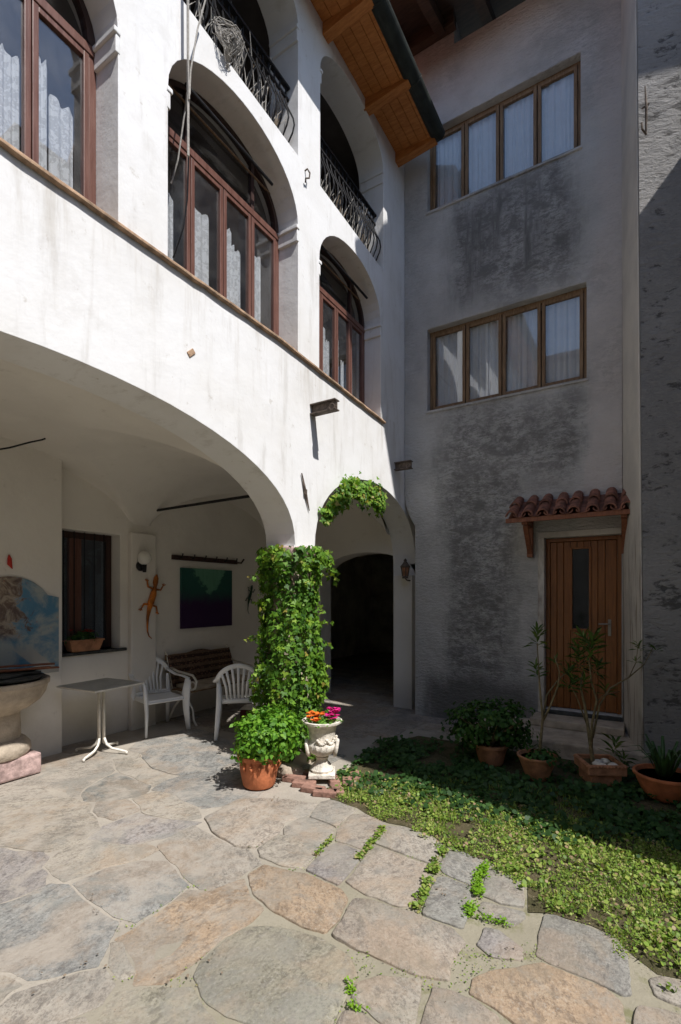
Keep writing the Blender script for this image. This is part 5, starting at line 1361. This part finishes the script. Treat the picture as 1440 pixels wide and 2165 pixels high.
# square planter with the larger oleander
b0 = onZ(1268, 1655); D2 = F*CAMZ/(1655-HOR)
sq = thing('square_planter', 'tall branching oleander in a square terracotta planter before the door', 'potted plant', (b0.x, b0.y, .015), YAW-.08)
q = MB(); 
for (x0, x1, y0, y1) in ((-.16, .16, -.16, -.135), (-.16, .16, .135, .16), (-.16, -.135, -.135, .135), (.135, .16, -.135, .135)): q.bx(x0, x1, y0, y1, .10, .19)
q.bx(-.13, .13, -.13, .13, 0, .10)
q.build('planter_box', M['terra_old'], sq, world=False, bevel=.008)
rp = MB()
for s in (-1, 1):
    for i in range(11):
        t_ = -.14+.028*i; rp.lathe([(.001, -.012), (.013, 0), (.001, .012)], (t_, s*.163, .175), 6); rp.lathe([(.001, -.012), (.013, 0), (.001, .012)], (s*.163, t_, .175), 6)
rp.build('rope_moulding', M['terra_old'], sq, smooth=True, world=False)
MB().bx(-.134, .134, -.134, .134, .101, .155).build('potting_soil', M['soil'], sq, world=False)
for i in range(5):
    MB().lathe([(.001, -.02), (.04, -.01), (.045, .005), (.025, .022), (.001, .026)], (random.uniform(-.09, .09), random.uniform(-.1, .05), .165), 9).build('pebble', M['vase'], sq, smooth=True, world=False)
d0 = D2
br(sq, [(1258, 1640, d0), (1252, 1600, d0), (1244, 1540, d0), (1236, 1490, d0), (1228, 1455, d0+.05), (1232, 1420, d0+.1)], .020, .007)
br(sq, [(1250, 1590, d0), (1252, 1530, d0-.03), (1262, 1480, d0-.03), (1250, 1440, d0-.05), (1246, 1395, d0-.1)], .013, .006)
br(sq, [(1253, 1560, d0), (1268, 1490, d0+.03), (1290, 1455, d0+.05), (1330, 1432, d0+.1), (1362, 1405, d0+.12), (1383, 1365, d0+.14)], .010, .003)
br(sq, [(1330, 1432, d0+.1), (1345, 1400, d0+.1), (1350, 1360, d0+.1)], .005, .003)
br(sq, [(1262, 1485, d0-.03), (1275, 1470, d0), (1310, 1462, d0+.05)], .006, .003)
br(sq, [(1244, 1540, d0), (1222, 1480, d0), (1208, 1450, d0)], .007, .003)
rows = []
for x, y, n_, L, dd_ in ((1246, 1385, 20, .13, -.1), (1225, 1400, 14, .11, .05), (1262, 1412, 12, .11, 0), (1208, 1445, 12, .11, 0), (1240, 1360, 14, .12, 0), (1236, 1440, 12, .10, -.05), (1280, 1450, 7, .10, .1), (1350, 1358, 7, .085, .1), (1384, 1360, 5, .08, .14), (1345, 1385, 4, .07, .1), (1220, 1365, 9, .10, .1), (1255, 1340, 8, .10, 0)):
    whorl(atD(x, y, d0+dd_), (random.uniform(-.5, .5), random.uniform(-.5, .5), 1), n_, L, rows)
rows_to_leaves(rows, M['oleander'], sq)
rows = []
whorl(atD(1300, 1580, d0-.02), (.2, 0, 1), 12, .12, rows); whorl(atD(1320, 1600, d0-.02), (.3, 0, 1), 9, .10, rows); rows_to_leaves(rows, M['oleander'], sq)

# round bowl with strap leaves at the right edge
b0 = onZ(1405, 1690)
ag = thing('potted_lily', 'strap-leaved plant in a wide clay bowl at the foot of the rough wall', 'potted plant', (b0.x, b0.y, .015))
MB().lathe([(.001, 0), (.12, 0), (.15, .03), (.195, .13), (.21, .175), (.225, .18), (.225, .20), (.205, .20), (.19, .16), (.001, .15)], n=36).build('pot', M['terra'], ag, smooth=True, world=False, auto=40)
soil_disc(.19, .17, ag)
sl2 = MB()
for i in range(24):
    a_ = i*2.4; L = random.uniform(.22, .38); r_ = random.uniform(.5, 1.0); q0 = Vector((.05*math.cos(a_), .05*math.sin(a_), .18)); dr_ = Vector((math.cos(a_), math.sin(a_), 0))
    sl2.tube([q0, q0+dr_*L*.25*r_+Vector((0, 0, L*.5)), q0+dr_*L*.55*r_+Vector((0, 0, L*.78)), q0+dr_*L*.95*r_+Vector((0, 0, L*.7))], [.013, .016, .012, .002], 5, flat=.2, up=Vector((0, 0, 1)).cross(dr_))
M['strap'] = simple('dark_strap_leaf', (.045, .10, .03), .45, .35, 10)
tag(sl2.build('foliage', M['strap'], ag, smooth=True, world=False), kind='stuff')

# dark leafy shrub in a clay pot, left in the shade
b0 = onZ(1038, 1618)
sh = thing('potted_shrub', 'dense dark leafy shrub in a clay pot in the shade', 'potted plant', (b0.x, b0.y, .015))
MB().lathe([(.001, 0), (.10, 0), (.115, .02), (.15, .17), (.165, .175), (.165, .205), (.15, .205), (.135, .17), (.001, .16)], n=32).build('pot', M['terra_old'], sh, smooth=True, world=False, auto=40)
P, u = crown(2300, (b0.x-.02, b0.y+.06, .40), .42, .36, .22, 6, -.22)
leaves('foliage', M['shadeleaf'], P, u+rng.normal(0, .5, u.shape)+np.array([0, 0, .5]), rng.uniform(.032, .06, len(P)), 'oval', sh)
q = MB()
for i in range(16):
    a_ = i*2.4; q.tube([(0, 0, .17), (.12*math.cos(a_), .12*math.sin(a_), .32), (.3*math.cos(a_), .3*math.sin(a_), .45)], [.008, .006, .003], 5)
q.build('branches', M['stem'], sh, world=False)

# ---------------------------------------------------------------- ground cover
bx_ = np.array(bed); lo, hi = bx_.min(0), bx_.max(0)
def in_bed(P):
    x, y = P[:, 0], P[:, 1]; c_ = np.zeros(len(P), bool); j = len(bed)-1
    for i in range(len(bed)):
        xi, yi = bed[i]; xj, yj = bed[j]
        k_ = ((yi > y) != (yj > y)) & (x < (xj-xi)*(y-yi)/(yj-yi+1e-12)+xi); c_ ^= k_; j = i
    return c_
def fbm(P, s, o=0): return np.array([mnoise.fractal(Vector((x*s+o, y*s, 0)), 1.0, 2.0, 3) for x, y in P])
def scatter(n_):
    P = rng.uniform(lo-.12, hi, (n_, 2)); J = np.column_stack([fbm(P, 5.0, 20), fbm(P, 5.0, 40)])*.15+rng.normal(0, .014, P.shape); return P[in_bed(P+J)]
# low sunlit weeds
P = scatter(230000); P = P[(P[:, 1] < 3.95)]
dn_ = fbm(P, 3.2); keep = (dn_ + rng.uniform(-.26, .26, len(P)) > -.06) & (rng.random(len(P)) < np.clip(1.15-(P[:, 1]-3.0)*.2, .4, 1)); P = P[keep]; dn_ = dn_[keep]
hgt = .004+rng.gamma(2, .006, len(P))*(1+.9*np.clip(dn_, -.5, 1))
C = np.column_stack([P, .012+hgt*rng.random(len(P))])
P2 = scatter(26000); P2 = P2[P2[:, 1] < 3.95]; d2_ = fbm(P2, 4.1, 3); P2 = P2[d2_+rng.uniform(-.25, .25, len(P2)) > .02]
C2 = np.column_stack([P2, .02+.03*rng.random(len(P2))])
tag(leaves('clover', M['weeds'], C2, rng.normal(0, .5, (len(P2), 3))+np.array([.2, -.2, 1.0]), rng.uniform(.012, .027, len(P2)), 'round', rnd=np.clip(rng.normal(.56, .26, len(P2)), 0, 1), T=rng.normal(size=(len(P2), 3))), 'larger pale clover leaves in patches among the low weeds', 'ground cover')
wd = tag(leaves('weeds', M['weeds'], C, rng.normal(0, .55, (len(P), 3))+np.array([.1, -.2, 1.0]), rng.uniform(.006, .019, len(P)), 'oval', rnd=np.clip(.5+.28*dn_+rng.normal(0, .24, len(P)), 0, 1), T=rng.normal(size=(len(P), 3))), 'low green weeds and clover covering the bed beside the flags', 'ground cover')
# grass blades among them
P = scatter(22000); P = P[(P[:, 1] < 4.4)]; dn2 = fbm(P, 2.3, 9); P = P[dn2 > -.1]
C = np.column_stack([P, np.full(len(P), .014)]); T = rng.normal(0, .5, (len(P), 3)); T[:, 2] = 1
tag(leaves('grass', M['weeds'], C, rng.normal(size=(len(P), 3)), rng.uniform(.025, .065, len(P)), 'blade', T=T, rnd=np.clip(rng.normal(.5, .22, len(P)), 0, 1)), 'short grass blades growing through the weeds', 'grass')
# larger rounded leaves in the shade
P = scatter(40000); P = P[(P[:, 1] > 3.5)]; dn_ = fbm(P, 2.6, 4)
keep = (dn_+rng.uniform(-.3, .3, len(P)) > -.05) & (rng.random(len(P)) < np.interp(P[:, 1], [3.55, 3.95, 4.9, 5.3], [.15, 1, .75, .1])); P = P[keep][:8500]; 
C = np.column_stack([P, .015+.05*rng.random(len(P))])
tag(leaves('shade_ground_cover', M['clover'], C, rng.normal(0, .35, (len(P), 3))+np.array([0, -.3, 1.0]), rng.uniform(.018, .05, len(P)), 'round', T=rng.normal(size=(len(P), 3))), 'dark round-leaved ground cover in the shaded part of the bed', 'ground cover')
# moss and clover in joints
def moss(name, label, line, wdt, n_, mat, size):
    q = [onZ(x, y) for x, y in line]; Ls = [(q[i+1]-q[i]).length for i in range(len(q)-1)]; tot = sum(Ls); R = []
    for _ in range(n_):
        t_ = rng.random()*tot; i = 0
        while t_ > Ls[i]: t_ -= Ls[i]; i += 1
        c_ = q[i].lerp(q[i+1], t_/Ls[i]); R.append((c_.x+rng.normal(0, wdt), c_.y+rng.normal(0, wdt), .008+rng.random()*.03))
    R = np.array(R); R = R[fbm(R[:, :2], 9.0, 3)+rng.uniform(-.2, .2, len(R)) > -.06]; o = leaves(name, mat, R, rng.normal(0, .4, (len(R), 3))+np.array([0, 0, 1.]), rng.uniform(size*.6, size*1.4, len(R)), 'round', T=rng.normal(size=(len(R), 3))); tag(o, label, 'moss')
moss('moss', 'bright moss strip in the joint nearest the bare triangular joint', [(1028, 1825), (1018, 1855), (1010, 1890), (1000, 1920), (992, 1938)], .018, 1500, M['moss'], .011)
moss('clover', 'clover strip growing in the joint between the large tan flag and grey flag', [(937, 1800), (925, 1830), (908, 1860), (895, 1890), (882, 1925)], .016, 900, M['weeds'], .018)
moss('clover', 'small clover tufts in the joint under the reddish flag', [(812, 1752), (795, 1775), (775, 1800), (760, 1818)], .012, 420, M['weeds'], .015)
moss('clover', 'thin weeds in the joint between the purple and yellowish flags', [(715, 1765), (700, 1780), (685, 1795), (665, 1815)], .010, 220, M['weeds'], .013)
moss('moss', 'moss crumbs in the joint below the large tan flag', [(990, 1940), (1010, 1945), (1035, 1950), (1075, 1960)], .012, 260, M['moss'], .009)
moss('moss', 'dark moss in the joint at the bottom edge, left of the pale flag', [(735, 2090), (748, 2115), (740, 2130), (775, 2150)], .012, 260, M['moss'], .010)
# scattered weeds and grit wherever a joint is open
Q = rng.uniform((-2.3, .8), (1.2, 3.9), (26000, 2)); nz_ = fbm(Q, 2.4, 11)
sel = [i for i in range(len(Q)) if nz_[i] > .10 and not hit(Q[i]) and not inside(Q[i], bed)]
Q = Q[sel][:5200]; C = np.column_stack([Q, .004+.014*rng.random(len(Q))])
tag(leaves('joint_weeds', M['weeds'], C, rng.normal(0, .45, (len(C), 3))+np.array([0, 0, 1.]), rng.uniform(.004, .013, len(C)), 'oval', T=rng.normal(size=(len(C), 3))), 'tiny weeds and moss scattered in the joints between the flags', 'weeds')
Q = rng.uniform((-4.6, .6), (1.3, 4.4), (2600, 2)); C = np.column_stack([Q, np.full(len(Q), .017)])
tag(leaves('grit', M['twig'], C, rng.normal(0, .3, (len(C), 3))+np.array([0, 0, 1.]), rng.uniform(.002, .007, len(C)), 'oval', T=rng.normal(size=(len(C), 3))), 'grit and plant crumbs strewn over the paving', 'litter')
# fallen leaves and crumbs
fl = [(98, 2086), (196, 2032), (205, 1935), (352, 2075), (176, 1910), (452, 1962), (535, 1800), (566, 1698), (575, 1692), (585, 1690), (515, 1720), (1090, 2015), (940, 1890), (452, 2035), (300, 1598), (1265, 1735)]
for i, (x, y) in enumerate(fl[:4]):
    pass
C = []; 
for x, y in fl:
    q = onZ(x, y)
    for _ in range(5): C.append((q.x+rng.normal(0, .035), q.y+rng.normal(0, .035), .018+rng.random()*.005))
o = leaves('fallen_leaves', M['twig'], np.array(C), rng.normal(0, .3, (len(C), 3))+np.array([0, 0, 1.]), rng.uniform(.007, .02, len(C)), 'oval', T=rng.normal(size=(len(C), 3)))
tag(o, 'small brown dry leaf scraps scattered over the flags', 'litter')
